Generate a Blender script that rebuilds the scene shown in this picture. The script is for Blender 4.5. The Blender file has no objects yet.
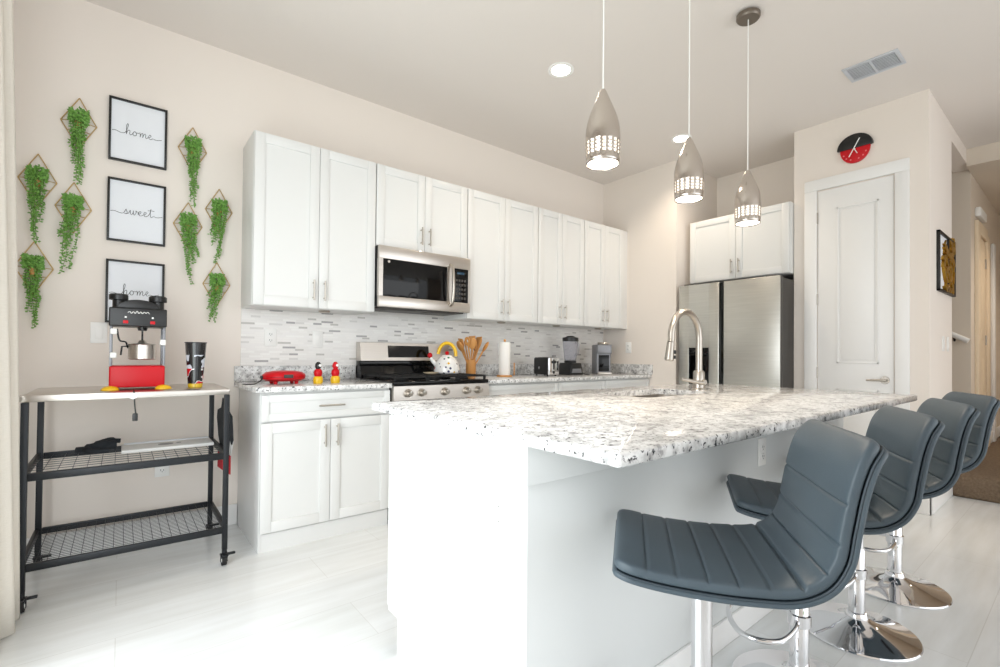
import bpy, bmesh, math, random
from mathutils import Vector, Matrix
PI = math.pi
C = bpy.context.scene.collection
scene = bpy.context.scene

# ------------------------------------------------------------------ camera, world, exposure
cam_d = bpy.data.cameras.new('camera')
cam = bpy.data.objects.new('camera', cam_d); C.objects.link(cam)
FPX = 478.3
cam_d.sensor_width = 36.0; cam_d.sensor_fit = 'HORIZONTAL'
cam_d.lens = 36.0 * FPX / 1000.0
cam_d.shift_x = -0.0125; cam_d.shift_y = 0.0148
cam_d.clip_start = 0.02
_a, _b, _c = math.radians(39.308), math.radians(0.711), math.radians(0.5365)
_F = Vector((math.sin(_a)*math.cos(_b), math.cos(_a)*math.cos(_b), math.sin(_b)))
_R0 = Vector((math.cos(_a), -math.sin(_a), 0)); _U0 = _R0.cross(_F)
_R = _R0*math.cos(_c) + _U0*math.sin(_c); _U = -_R0*math.sin(_c) + _U0*math.cos(_c)
M = Matrix(((_R.x, _U.x, -_F.x, 0), (_R.y, _U.y, -_F.y, 0), (_R.z, _U.z, -_F.z, 1.1075), (0, 0, 0, 1)))
cam.matrix_world = M
scene.camera = cam

world = bpy.data.worlds.new('world'); scene.world = world
world.use_nodes = True
world.node_tree.nodes['Background'].inputs[0].default_value = (0.93, 0.97, 1.0, 1)
world.node_tree.nodes['Background'].inputs[1].default_value = 1.2

def area_light(name, loc, target, sx, sy, power, col):
    d = bpy.data.lights.new(name, 'AREA'); d.shape = 'RECTANGLE'; d.size = sx; d.size_y = sy
    d.energy = power; d.color = col
    o = bpy.data.objects.new(name, d); C.objects.link(o); o.location = loc
    o.rotation_euler = (Vector(target) - Vector(loc)).to_track_quat('-Z', 'Y').to_euler()
    return o
area_light('window_daylight', (-0.66, 1.25, 1.2), (1.0, 2.25, 1.25), 2.1, 2.2, 46, (0.90, 0.96, 1.0))
area_light('rear_fill', (3.4, -3.35, 1.2), (3.0, 1.0, .9), 3.6, 2.2, 26, (0.96, 0.98, 1.0))  # added fill lamp behind the camera, lifts the stool side and right floor

vs = scene.view_settings
scene.display_settings.display_device = 'sRGB'
vs.view_transform = 'Standard'; vs.look = 'None'; vs.gamma = 1.0; vs.use_curve_mapping = False
vs.exposure = 0.36

# ------------------------------------------------------------------ materials
def lin(h):
    h = h.lstrip('#'); r = []
    for i in (0, 2, 4):
        c = int(h[i:i+2], 16)/255
        r.append(c/12.92 if c <= .04045 else ((c+.055)/1.055)**2.4)
    return (*r, 1)
def mat(name, hexc, rough=.5, metal=0., spec=None, bump=None, coat=0., vary=None, trans=0., ior=None, emit=None, alpha=None):
    m = bpy.data.materials.new(name); m.use_nodes = True
    nt = m.node_tree; p = nt.nodes['Principled BSDF']
    p.inputs['Base Color'].default_value = lin(hexc)
    p.inputs['Roughness'].default_value = rough; p.inputs['Metallic'].default_value = metal
    if spec is not None: p.inputs['Specular IOR Level'].default_value = spec
    if coat: p.inputs['Coat Weight'].default_value = coat; p.inputs['Coat Roughness'].default_value = .08
    if trans: p.inputs['Transmission Weight'].default_value = trans
    if ior: p.inputs['IOR'].default_value = ior
    if emit: p.inputs['Emission Color'].default_value = lin(emit[0]); p.inputs['Emission Strength'].default_value = emit[1]
    if alpha is not None: p.inputs['Alpha'].default_value = alpha
    tc = nt.nodes.new('ShaderNodeTexCoord')
    def noise(scale, detail=3, stretch=(1, 1, 1)):
        mp = nt.nodes.new('ShaderNodeMapping'); mp.inputs['Scale'].default_value = stretch
        nt.links.new(tc.outputs['Object'], mp.inputs['Vector'])
        n = nt.nodes.new('ShaderNodeTexNoise'); n.inputs['Scale'].default_value = scale; n.inputs['Detail'].default_value = detail
        nt.links.new(mp.outputs[0], n.inputs['Vector']); return n
    if bump:
        n = noise(bump[0], 4, bump[2] if len(bump) > 2 else (1, 1, 1)); b = nt.nodes.new('ShaderNodeBump'); b.inputs['Strength'].default_value = bump[1]; b.inputs['Distance'].default_value = .01
        nt.links.new(n.outputs['Fac'], b.inputs['Height']); nt.links.new(b.outputs[0], p.inputs['Normal'])
    if vary:  # (hex2, scale, stretch)
        n = noise(vary[1], 4, vary[2] if len(vary) > 2 else (1, 1, 1)); mx = nt.nodes.new('ShaderNodeMix'); mx.data_type = 'RGBA'
        mx.inputs[6].default_value = lin(hexc); mx.inputs[7].default_value = lin(vary[0])
        nt.links.new(n.outputs['Fac'], mx.inputs[0]); nt.links.new(mx.outputs[2], p.inputs['Base Color'])
    return m
def nodes_of(m): return m.node_tree, m.node_tree.nodes['Principled BSDF']
def ramp(nt, fac, stops, interp='LINEAR'):
    r = nt.nodes.new('ShaderNodeValToRGB'); r.color_ramp.interpolation = interp
    e = r.color_ramp.elements
    while len(e) < len(stops): e.new(.5)
    for el, (pos, col) in zip(e, stops): el.position = pos; el.color = lin(col)
    nt.links.new(fac, r.inputs[0]); return r

WALL = mat('wall_paint', '#ede4db', .85, bump=(220, .03))
CEIL = mat('ceiling_paint', '#e6dfd9', .9, bump=(160, .05))
HALLWALL = mat('hall_wall_paint', '#e0d4c5', .85, bump=(220, .03))
TRIM = mat('white_trim_paint', '#f1f0ee', .4)
CAB = mat('white_cabinet_lacquer', '#e2e2e0', .35, bump=(90, .01))
ISL = mat('white_island_drywall', '#dee0df', .6, bump=(260, .04))
NICKEL = mat('brushed_nickel', '#bcb5ac', .3, 1., bump=(60, .04, (1, 1, 12)))
CHROME = mat('chrome', '#e8e8ea', .05, 1., bump=(3, .005))
STEEL = mat('stainless_steel', '#d6d0c9', .3, 1., bump=(30, .03, (1, 1, 40)), vary=('#c6c0b9', 6, (1, 1, 30)))
SHADE = mat('satin_nickel_shade', '#cdc5bd', .17, 1., bump=(50, .01))
_nt, _p = nodes_of(SHADE); _p.inputs['Anisotropic'].default_value = .8
_tg = _nt.nodes.new('ShaderNodeTangent'); _tg.direction_type = 'RADIAL'; _tg.axis = 'Z'; _nt.links.new(_tg.outputs[0], _p.inputs['Tangent'])
CANOPY = mat('dark_satin_nickel', '#857c72', .35, .9, bump=(50, .02))
FRSTEEL = mat('fridge_steel', '#cdcbc4', .3, 1., bump=(20, .02, (1, 1, 45)), vary=('#b9b7b0', 4, (1, 1, 22)))
DARKSIDE = mat('charcoal_enamel', '#4a4744', .45, .3, bump=(200, .02))
BLACKGL = mat('black_glass', '#0b0b0c', .08, 0., spec=.3, bump=(2, .004))
BLACKPL = mat('black_plastic', '#151516', .35, bump=(150, .02))
BLACKMT = mat('black_metal', '#26282b', .42, .5, bump=(140, .03))
IRON = mat('cast_iron', '#1b1b1c', .6, .3, bump=(120, .1))
WHITEPL = mat('white_plastic', '#f4f3f0', .35, bump=(90, .01))
PAPER = mat('paper_towel_white', '#f6f4f0', .9, bump=(110, .15))
RED = mat('red_enamel', '#c80d1b', .35, spec=.3, bump=(40, .01))
YELLOW = mat('yellow_enamel', '#f2c21a', .3, coat=.3, bump=(40, .01))
WOOD = mat('warm_wood', '#dba562', .5, vary=('#b9793a', 14, (1, 1, .15)), bump=(60, .06, (1, 1, .1)))
GOLD = mat('gold_wire', '#c0a26c', .4, .6, bump=(80, .03))
GOLDLEAF = mat('gold_leaf', '#c79a3e', .4, .8, bump=(50, .2), vary=('#9a7426', 18))
GREY = mat('grey_plastic', '#85868a', .35, .4, bump=(120, .02))
RUBBER = mat('rubber', '#1c1c1d', .7, bump=(120, .05))
MATBOARD = mat('print_paper', '#eef1f6', .6, bump=(200, .02))
INK = mat('black_ink', '#1a1a1a', .6, bump=(200, .02))
FRAMEB = mat('black_frame', '#171616', .4, bump=(100, .03))
CURT = mat('linen_curtain', '#ebe5db', .9, bump=(420, .25), vary=('#e0d9cd', 60, (1, 1, 5)))
LEAF = mat('trailing_leaf_green', '#3c7828', .5, vary=('#96c662', 95), bump=(60, .05))
STEM = mat('plant_stem', '#56702f', .6, bump=(60, .05))
LEATHER = mat('blue_grey_leather', '#4b5962', .42, bump=(330, .09), vary=('#414c54', 9))
PIPING = mat('dark_leather_seam', '#39444c', .5, bump=(330, .1))
CARPET = mat('brown_carpet', '#94806a', .95, bump=(90, 1.), vary=('#5a4a3b', 60))
CLOTHB = mat('black_cloth', '#22262b', .85, bump=(380, .25))
CLOTHW = mat('white_cloth', '#ecebe8', .85, bump=(380, .25))
CLOTHR = mat('red_cloth', '#b3202b', .85, bump=(380, .25))
LAMP = mat('lamp_glow', '#ffffff', .5, emit=('#fff3e2', 9.0), bump=(30, .01))
LINER = mat('glowing_liner', '#ffffff', .5, emit=('#fff0dc', 1.1), bump=(30, .01))
CLEAR = mat('clear_acrylic', '#ffffff', .03, trans=1., ior=1.08, bump=(3, .002))
SMOKE = mat('smoky_clear_plastic', '#e9e9ee', .06, trans=.9, ior=1.12, bump=(3, .003))
SLATDARK = mat('vent_dark', '#84878d', .7, bump=(50, .05))
VENTW = mat('vent_white', '#c9ccd2', .5, bump=(90, .02))
DISPLAY = mat('blue_display', '#10151c', .1, emit=('#5aa0c8', .12), bump=(5, .01))
DOORTAN = mat('hall_door_paint', '#ecd9bd', .45, bump=(90, .01))
LAWN = mat('lawn_grass', '#5f7d3e', .95, vary=('#8aa25a', 20), bump=(40, .8))

def granite(name, base='#e9e5e0'):
    m = mat(name, base, .12); nt, p = nodes_of(m)
    tc = nt.nodes.new('ShaderNodeTexCoord')
    def nz(scale, det, rough=.6, stretch=(1, 1, 1)):
        mp = nt.nodes.new('ShaderNodeMapping'); mp.inputs['Scale'].default_value = stretch; nt.links.new(tc.outputs['Object'], mp.inputs[0])
        n = nt.nodes.new('ShaderNodeTexNoise'); n.inputs['Scale'].default_value = scale; n.inputs['Detail'].default_value = det; n.inputs['Roughness'].default_value = rough
        nt.links.new(mp.outputs[0], n.inputs['Vector']); return n
    a = ramp(nt, nz(34, 6).outputs['Fac'], [(.34, '#a9a8a8'), (.45, '#dcdbda'), (.56, '#eeeeed')])
    b = ramp(nt, nz(9, 5, .7).outputs['Fac'], [(.36, '#cfcfcf'), (.52, '#ffffff')])
    c = ramp(nt, nz(92, 3, .6).outputs['Fac'], [(.335, '#2a2a2c'), (.365, '#8b8a8b'), (.395, '#ffffff')])
    d = ramp(nt, nz(52, 2, .5).outputs['Fac'], [(.27, '#343436'), (.30, '#9b9a9a'), (.33, '#ffffff')])
    cur = a.outputs[0]
    for r in (b, c, d):
        mx = nt.nodes.new('ShaderNodeMix'); mx.data_type = 'RGBA'; mx.blend_type = 'MULTIPLY'; mx.inputs[0].default_value = 1
        nt.links.new(cur, mx.inputs[6]); nt.links.new(r.outputs[0], mx.inputs[7]); cur = mx.outputs[2]
    nt.links.new(cur, p.inputs['Base Color']); return m
GRANITE = granite('white_speckled_granite')

def make_floor():
    m = mat('pale_floor_tile', '#dfe0de', .2, coat=.15); nt, p = nodes_of(m)
    tc = nt.nodes.new('ShaderNodeTexCoord')
    mp = nt.nodes.new('ShaderNodeMapping'); nt.links.new(tc.outputs['Object'], mp.inputs[0])
    br = nt.nodes.new('ShaderNodeTexBrick'); nt.links.new(mp.outputs[0], br.inputs['Vector'])
    br.inputs['Scale'].default_value = 1; br.inputs['Brick Width'].default_value = 1.2; br.inputs['Row Height'].default_value = .3
    br.inputs['Mortar Size'].default_value = .0016; br.inputs['Mortar Smooth'].default_value = .1; br.offset = .33
    br.inputs['Color1'].default_value = lin('#eff1f2'); br.inputs['Color2'].default_value = lin('#e9ecec'); br.inputs['Mortar'].default_value = lin('#dfe0df')
    mp2 = nt.nodes.new('ShaderNodeMapping'); mp2.inputs['Scale'].default_value = (.6, 5, 1); nt.links.new(tc.outputs['Object'], mp2.inputs[0])
    n = nt.nodes.new('ShaderNodeTexNoise'); n.inputs['Scale'].default_value = 3; n.inputs['Detail'].default_value = 5; nt.links.new(mp2.outputs[0], n.inputs['Vector'])
    r = ramp(nt, n.outputs['Fac'], [(.3, '#f1f0ee'), (.7, '#ffffff')])
    mx = nt.nodes.new('ShaderNodeMix'); mx.data_type = 'RGBA'; mx.blend_type = 'MULTIPLY'; mx.inputs[0].default_value = 1
    nt.links.new(br.outputs['Color'], mx.inputs[6]); nt.links.new(r.outputs[0], mx.inputs[7]); nt.links.new(mx.outputs[2], p.inputs['Base Color'])
    return m
FLOOR = make_floor()

def make_tile():
    m = mat('linear_mosaic_tile', '#e6e3df', .18); nt, p = nodes_of(m)
    tc = nt.nodes.new('ShaderNodeTexCoord'); sx = nt.nodes.new('ShaderNodeSeparateXYZ'); nt.links.new(tc.outputs['Object'], sx.inputs[0])
    cb = nt.nodes.new('ShaderNodeCombineXYZ'); nt.links.new(sx.outputs[0], cb.inputs[0]); nt.links.new(sx.outputs[2], cb.inputs[1])
    br = nt.nodes.new('ShaderNodeTexBrick'); nt.links.new(cb.outputs[0], br.inputs['Vector'])
    br.inputs['Scale'].default_value = 1; br.inputs['Brick Width'].default_value = .085; br.inputs['Row Height'].default_value = .0155
    br.inputs['Mortar Size'].default_value = .0014; br.offset = .37; br.offset_frequency = 3; br.squash = .7; br.squash_frequency = 2
    br.inputs['Color1'].default_value = (0, 0, 0, 1); br.inputs['Color2'].default_value = (1, 1, 1, 1); br.inputs['Mortar'].default_value = (.45, .45, .45, 1)
    r = ramp(nt, br.outputs['Color'], [(0, '#ece9e5'), (.3, '#e5e2de'), (.44, '#e8e5e1'), (.58, '#efede9'), (.74, '#e9e6e3'), (.90, '#d6d3cf'), (.94, '#bbb7b2'), (.965, '#a29f9e')], 'CONSTANT')
    nt.links.new(r.outputs[0], p.inputs['Base Color']); return m
TILE = make_tile()

def make_dots():
    m = mat('white_dotted_enamel', '#f5f4f2', .2, coat=.5); nt, p = nodes_of(m)
    tc = nt.nodes.new('ShaderNodeTexCoord'); v = nt.nodes.new('ShaderNodeTexVoronoi'); v.inputs['Scale'].default_value = 30; v.inputs['Randomness'].default_value = .55
    nt.links.new(tc.outputs['Object'], v.inputs['Vector'])
    col = ramp(nt, v.outputs['Color'], [(0, '#1f2a55'), (.5, '#2c7a4a'), (.57, '#c6392c'), (.63, '#e2b21f'), (.7, '#203070')], 'CONSTANT')
    lt = nt.nodes.new('ShaderNodeMath'); lt.operation = 'LESS_THAN'; lt.inputs[1].default_value = .27; nt.links.new(v.outputs['Distance'], lt.inputs[0])
    mx = nt.nodes.new('ShaderNodeMix'); mx.data_type = 'RGBA'; mx.inputs[6].default_value = lin('#f5f4f2')
    nt.links.new(lt.outputs[0], mx.inputs[0]); nt.links.new(col.outputs[0], mx.inputs[7]); nt.links.new(mx.outputs[2], p.inputs['Base Color']); return m
DOTS = make_dots()

def make_patches():
    m = mat('black_tumbler_print', '#17181b', .2, coat=.6); nt, p = nodes_of(m)
    tc = nt.nodes.new('ShaderNodeTexCoord'); sx = nt.nodes.new('ShaderNodeSeparateXYZ'); nt.links.new(tc.outputs['Object'], sx.inputs[0])
    z = nt.nodes.new('ShaderNodeMapRange'); z.inputs['From Max'].default_value = .24; nt.links.new(sx.outputs[2], z.inputs[0])
    n = nt.nodes.new('ShaderNodeTexNoise'); n.inputs['Scale'].default_value = 19; n.inputs['Detail'].default_value = 1; nt.links.new(tc.outputs['Object'], n.inputs['Vector'])
    low = ramp(nt, n.outputs['Fac'], [(0, '#17181b'), (.5, '#e8e8ea'), (.53, '#c81e26')], 'CONSTANT')
    mid = ramp(nt, n.outputs['Fac'], [(0, '#17181b'), (.53, '#c9ced8')], 'CONSTANT')
    def over(a, b, thr):
        g = nt.nodes.new('ShaderNodeMath'); g.operation = 'GREATER_THAN'; g.inputs[1].default_value = thr; nt.links.new(z.outputs[0], g.inputs[0])
        mx = nt.nodes.new('ShaderNodeMix'); mx.data_type = 'RGBA'; nt.links.new(g.outputs[0], mx.inputs[0])
        for s, x in ((6, a), (7, b)):
            if isinstance(x, str): mx.inputs[s].default_value = lin(x)
            else: nt.links.new(x, mx.inputs[s])
        return mx.outputs[2]
    c = over('#d8b733', low.outputs[0], .09); c = over(c, mid.outputs[0], .42); c = over(c, '#1d1e21', .72)
    nt.links.new(c, p.inputs['Base Color']); return m
PATCH = make_patches()

# ------------------------------------------------------------------ mesh helpers
class MB:
    def __init__(s): s.bm = bmesh.new()
    def box(s, lo, hi, bev=0., seg=2):
        lo, hi = [min(a, b) for a, b in zip(lo, hi)], [max(a, b) for a, b in zip(lo, hi)]
        t = bmesh.new(); bmesh.ops.create_cube(t, size=1)
        for v in t.verts: v.co = Vector([(lo[i]+hi[i])/2 + v.co[i]*(hi[i]-lo[i]) for i in range(3)])
        if bev: bmesh.ops.bevel(t, geom=list(t.edges), offset=bev, segments=seg, affect='EDGES', profile=.5)
        s.add(t); return s
    def add(s, t, mtx=None):
        if mtx is not None: t.transform(mtx)
        me = bpy.data.meshes.new('tmp'); t.to_mesh(me); t.free(); s.bm.from_mesh(me); bpy.data.meshes.remove(me)
    def rings(s, rs, closed=True, cap=True, loop=False):
        vs_ = [[s.bm.verts.new(p) for p in r] for r in rs]; n = len(rs[0])
        R = range(len(rs) if loop else len(rs)-1)
        for i in R:
            a, b = vs_[i], vs_[(i+1) % len(rs)]
            for j in range(n if closed else n-1):
                k = (j+1) % n
                try: s.bm.faces.new((a[j], a[k], b[k], b[j]))
                except ValueError: pass
        if cap and closed and not loop:
            s.bm.faces.new(list(reversed(vs_[0]))); s.bm.faces.new(vs_[-1])
        return vs_
    def lathe(s, prof, c=(0, 0, 0), n=32, mtx=None, cap=True):
        rs = []
        for r, z in prof:
            rs.append([Vector((max(r, 1e-4)*math.cos(2*PI*k/n), max(r, 1e-4)*math.sin(2*PI*k/n), z)) for k in range(n)])
        for ring in rs:
            for v in ring:
                if mtx is not None: v.xyz = mtx @ v
                v += Vector(c)
        s.rings(rs, cap=cap); return s
    def cyl(s, p0, p1, r0, r1=None, n=20):
        r1 = r0 if r1 is None else r1
        p0, p1 = Vector(p0), Vector(p1); q = (p1-p0).to_track_quat('Z', 'Y')
        rs = [[p + q @ Vector((r*math.cos(2*PI*k/n), r*math.sin(2*PI*k/n), 0)) for k in range(n)] for p, r in ((p0, r0), (p1, r1))]
        s.rings(rs); return s
    def tube(s, pts, r, n=8, loop=False):
        pts = [Vector(p) for p in pts]; N = len(pts); rs = []; up = None
        for i, p in enumerate(pts):
            if loop: t = pts[(i+1) % N]-pts[i-1]
            else: t = pts[min(i+1, N-1)]-pts[max(i-1, 0)]
            t.normalize()
            if up is None:
                up = Vector((0, 0, 1)) if abs(t.z) < .9 else Vector((1, 0, 0))
            u = (up - t*up.dot(t)).normalized(); up = u; w = t.cross(u)
            rr = r[i] if isinstance(r, (list, tuple)) else r
            rs.append([p + (u*math.cos(2*PI*k/n) + w*math.sin(2*PI*k/n))*rr for k in range(n)])
        s.rings(rs, loop=loop, cap=not loop); return s
    def sphere(s, c, r, sc=(1, 1, 1), u=20, v=12):
        t = bmesh.new(); bmesh.ops.create_uvsphere(t, u_segments=u, v_segments=v, radius=r)
        for x in t.verts: x.co = Vector(c) + Vector([x.co[i]*sc[i] for i in range(3)])
        s.add(t); return s
    def prism(s, poly, axis, a, b, bev=0.):
        def P(u, v, w): return {'x': (w, u, v), 'y': (u, w, v), 'z': (u, v, w)}[axis]
        t = bmesh.new()
        A = [t.verts.new(P(u, v, a)) for u, v in poly]; B = [t.verts.new(P(u, v, b)) for u, v in poly]; n = len(poly)
        for i in range(n): t.faces.new((A[i], A[(i+1) % n], B[(i+1) % n], B[i]))
        t.faces.new(A[::-1]); t.faces.new(B)
        bmesh.ops.recalc_face_normals(t, faces=list(t.faces))
        if bev:
            es = [e for e in t.edges if (e.verts[0] in A) == (e.verts[1] in A)]
            bmesh.ops.bevel(t, geom=es, offset=bev, segments=2, affect='EDGES', profile=.5)
        s.add(t); return s
    def build(s, name, m, parent=None, ang=38, loc=None):
        bmesh.ops.recalc_face_normals(s.bm, faces=list(s.bm.faces))
        ca = math.radians(ang)
        for f in s.bm.faces: f.smooth = True
        for e in s.bm.edges:
            if len(e.link_faces) == 2:
                try: e.smooth = e.calc_face_angle() < ca
                except ValueError: e.smooth = True
        me = bpy.data.meshes.new(name); s.bm.to_mesh(me); s.bm.free()
        me.materials.append(m)
        o = bpy.data.objects.new(name, me); C.objects.link(o)
        if parent: o.parent = parent
        if loc: o.location = loc
        return o
def tag(o, label, cat, group=None):
    o['label'] = label; o['category'] = cat
    if group: o['group'] = group
    return o
def thing(name, label, cat, loc=(0, 0, 0), rz=0., group=None):
    o = bpy.data.objects.new(name, None); C.objects.link(o); o.empty_display_size = .05
    o.location = loc; o.rotation_euler = (0, 0, rz)
    return tag(o, label, cat, group)
def copy_tree(o, parent=None):
    c = o.copy(); C.objects.link(c)
    if parent: c.parent = parent
    for ch in list(o.children): copy_tree(ch, c)
    return c
def dup(o, loc, label, rz=None):
    c = copy_tree(o); c.location = loc; c['label'] = label
    if rz is not None: c.rotation_euler = (0, 0, rz)
    return c
def struct(name, mb, m, parent=None):
    o = mb.build(name, m, parent)
    if not parent: o['kind'] = 'structure'
    return o
def catmull(pts, k=8, loop=False):
    pts = [Vector(p) for p in pts]; out = []; N = len(pts)
    for i in range(N if loop else N-1):
        p1, p2 = pts[i], pts[(i+1) % N]
        p0 = pts[i-1] if (loop or i > 0) else p1*2-p2
        p3 = pts[(i+2) % N] if (loop or i+2 < N) else p2*2-p1
        for j in range(k):
            t = j/k
            out.append(.5*((2*p1)+(p2-p0)*t+(2*p0-5*p1+4*p2-p3)*t*t+(3*p1-p0-3*p2+p3)*t**3))
    if not loop: out.append(pts[-1])
    return out

# ------------------------------------------------------------------ dimensions
YW, X0, X1, HC = 3.518, .596, 4.19, 3.03
IN = .0254
XU = [X0 + i*IN for i in (0, 30, 60, 90, 114, 138)]
ZB, ZT = 1.389, 2.434
XP, YPF, YPN = 4.434, 1.634, .751       # pantry face, far and near ends
CT = .914

# ------------------------------------------------------------------ setting
struct('floor', MB().box((-.7, -3.6, -.1), (8.7, 3.62, 0)), FLOOR)
struct('ceiling', MB().box((-.7, -3.6, HC), (8.7, 3.62, HC+.1)), CEIL)
struct('wall_back', MB().box((-.7, YW, 0), (5.1, YW+.1, HC)), WALL)
wl = MB().box((-.7, -3.6, 0), (-.58, .15, HC)).box((-.7, 2.35, 0), (-.58, YW, HC)).box((-.7, .15, 2.35), (-.58, 2.35, HC))
struct('wall_left', wl, WALL)
wf = MB().box((-.69, .15, 0), (-.60, .20, 2.35), .004).box((-.69, 2.30, 0), (-.60, 2.35, 2.35), .004).box((-.69, .20, 2.30), (-.60, 2.30, 2.35), .004).box((-.69, .20, 0), (-.60, 2.30, .03), .004)
win = struct('window_1', wf, TRIM)
struct('wall_right', MB().box((X1, 2.6, 0), (5.1, YW, HC)), WALL)
struct('wall_alcove', MB().box((4.97, YPF, 0), (5.1, 2.6, HC)), WALL)
struct('wall_pantry', MB().box((XP, YPN, 0), (5.27, YPF, HC)), WALL)
struct('wall_stair', MB().box((5.0, 2.3, 0), (6.3, 2.4, HC)).box((5.02, YPF, 0), (5.27, 2.3, HC)), WALL)
struct('wall_header', MB().box((5.27, YPN, 2.90), (6.2, YPN+.12, HC)), WALL)
struct('wall_hall', MB().box((6.2, YPN, 0), (8.7, 2.4, HC)), HALLWALL)
struct('wall_hall_end', MB().box((8.55, -1.6, 0), (8.7, YPN, HC)), HALLWALL)
struct('wall_hall_blocker', MB().box((5.3, -1.75, 0), (8.7, -1.6, HC)), HALLWALL)  # unseen wall, added to block ambient light and keep the hall dark
struct('ceiling_hall', MB().box((5.98, -1.6, 2.87), (8.55, YPN, HC-.001)), HALLWALL)
# raised carpeted landing of the hall
st = tag(MB().box((5.2, -1.6, 0), (8.55, YPN-.002, .18), .02, 3).build('carpeted_landing', CARPET), 'brown carpeted landing step up into the hallway', 'step')
st['kind'] = 'structure'; st.name = 'floor_landing'
for k in ('label', 'category'): del st[k]
# baseboards
def base_profile(mb, lo, hi): mb.box(lo, hi, .004)
b = MB(); base_profile(b, (-.57, YW-.014, 0), (X0-.002, YW, .13)); struct('baseboard_back', b, TRIM)
b = MB(); base_profile(b, (XP-.014, YPN-.014, 0), (XP, .85, .13)); base_profile(b, (XP-.014, 1.55, 0), (XP, YPF, .13)); base_profile(b, (XP-.014, YPN-.014, 0), (5.2, YPN, .13)); struct('baseboard_pantry', b, TRIM)
b = MB(); base_profile(b, (6.2, YPN-.014, .18), (8.55, YPN, .30)); base_profile(b, (8.536, -1.6, .18), (8.55, YPN-.014, .30)); struct('baseboard_hall', b, TRIM)
# mosaic backsplash
struct('wall_backsplash', MB().box((X0+.005, YW-.008, CT+.10), (XU[1], YW+.001, ZB+.01)).box((XU[1], YW-.008, .8), (XU[2], YW+.001, 1.9)).box((XU[2], YW-.008, CT+.10), (X1, YW+.001, ZB+.01)), TILE)

# pantry door (flat slab with two raised panels), casing, hinges, lever
CX = XP - .02
tr = MB()
for a in ((1.456, 1.548), (.858, .944)): tr.box((CX, a[0], 0), (XP, a[1], 2.56 if 0 else 2.478), .004)
tr.box((CX-.002, .858, 2.478), (XP, 1.548, 2.568), .004)
struct('trim_1', tr, TRIM)
def panel_ring(mb, x, y0, y1, z0, z1, w=.014, d=.008):
    # raised moulding around a sunk field, facing -X
    mb.box((x-d, y0, z0), (x, y0+w, z1), .003).box((x-d, y1-w, z0), (x, y1, z1), .003)
    mb.box((x-d, y0, z0), (x, y1, z0+w), .003).box((x-d, y0, z1-w), (x, y1, z1), .003)
    mb.box((x-d*.6, y0+w*2, z0+w*2), (x, y1-w*2, z1-w*2), .004)
DX = XP - .008
d = MB().box((DX, .951, .01), (XP+.0, 1.449, 2.468), .002)
panel_ring(d, DX, 1.04, 1.315, 1.06, 2.31); panel_ring(d, DX, 1.04, 1.315, .2, .86)
door = struct('door_1', d, TRIM)
h = MB()
h.cyl((DX, 1.005, .94), (DX-.008, 1.005, .94), .03, .028, 24).cyl((DX-.008, 1.005, .94), (DX-.045, 1.005, .94), .011, None, 12)
h.tube([(DX-.045, .99, .94), (DX-.048, 1.03, .94), (DX-.045, 1.11, .936)], [.010, .009, .007], 10)
h.build('lever_handle', NICKEL, door)
for z in (2.25, 1.58, .98):
    MB().cyl((DX-.004, 1.453, z-.045), (DX-.004, 1.453, z+.045), .006, None, 10).box((DX-.003, 1.453, z-.04), (DX+.001, 1.47, z+.04)).build('hinge', NICKEL, door)
# hall door and casing
t2 = MB().box((6.42, YPN-.03, .18), (6.58, YPN, 2.46), .006).box((7.05, YPN-.03, .18), (7.2, YPN, 2.40), .006).box((6.58, YPN-.03, 2.34), (7.05, YPN, 2.46), .006)
struct('trim_2', t2, DOORTAN)
d2 = MB().box((6.6, YPN-.012, .185), (7.03, YPN, 2.33), .003)
d2.box((6.7, YPN-.018, 1.3), (6.93, YPN-.01, 2.2), .003).box((6.7, YPN-.018, .4), (6.93, YPN-.01, 1.1), .003)
dd2 = struct('door_2', d2, DOORTAN)
for z in (2.1, 1.3, .5): MB().box((6.99, YPN-.022, z-.05), (7.04, YPN-.011, z+.05), .002).build('hinge', NICKEL, dd2)
t3 = MB().box((7.55, YPN-.03, .18), (7.68, YPN, 2.40), .006); struct('trim_3', t3, TRIM)
c = thing('door_chime', 'small white chime box high on the hallway wall above the door', 'door chime', (6.65, YPN, 2.50))
MB().box((-.20, -.045, 0), (.20, 0, .09), .012).build('cover', WHITEPL, c)
# stair handrail
hr = thing('handrail', 'white handrail on the stairwell wall past the gold artwork', 'handrail', (6.2, .80, 1.27))
MB().tube([(-.06, -.04, 0), (-.06, .3, .20), (-.06, 1.2, .78)], .024, 12).build('rail', TRIM, hr)
for k in (0.06, .8): MB().tube([(0, k, .0+k*.62), (-.035, k, -.03+k*.62), (-.06, k, -.005+k*.62)], .009, 8).build('bracket', BLACKMT, hr)

# ------------------------------------------------------------------ outlets and switches
def wall_plate(label, kind, loc, rz, group=None):
    nm = {'outlet': 'wall_outlet', 'switch': 'light_switch'}[kind]
    t = thing(nm, label, 'outlet' if kind == 'outlet' else 'switch', loc, rz, group)
    MB().box((-.036, -.006, -.058), (.036, 0, .058), .003).build('cover_plate', WHITEPL, t)
    if kind == 'outlet':
        for z in (.02, -.02):
            o = MB().box((-.0165, -.008, z-.014), (.0165, -.004, z+.014), .003).build('socket', WHITEPL, t)
            MB().box((-.008, -.0085, z-.002), (-.0055, -.0075, z+.008)).box((.0055, -.0085, z-.002), (.008, -.0075, z+.006)).cyl((0, -.0075, z-.008), (0, -.0085, z-.008), .0024, None, 8).build('slots', BLACKPL, o)
    else:
        MB().box((-.017, -.010, -.034), (.017, -.005, .034), .003).build('rocker', WHITEPL, t)
    return t
TB = YW - .008
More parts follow.
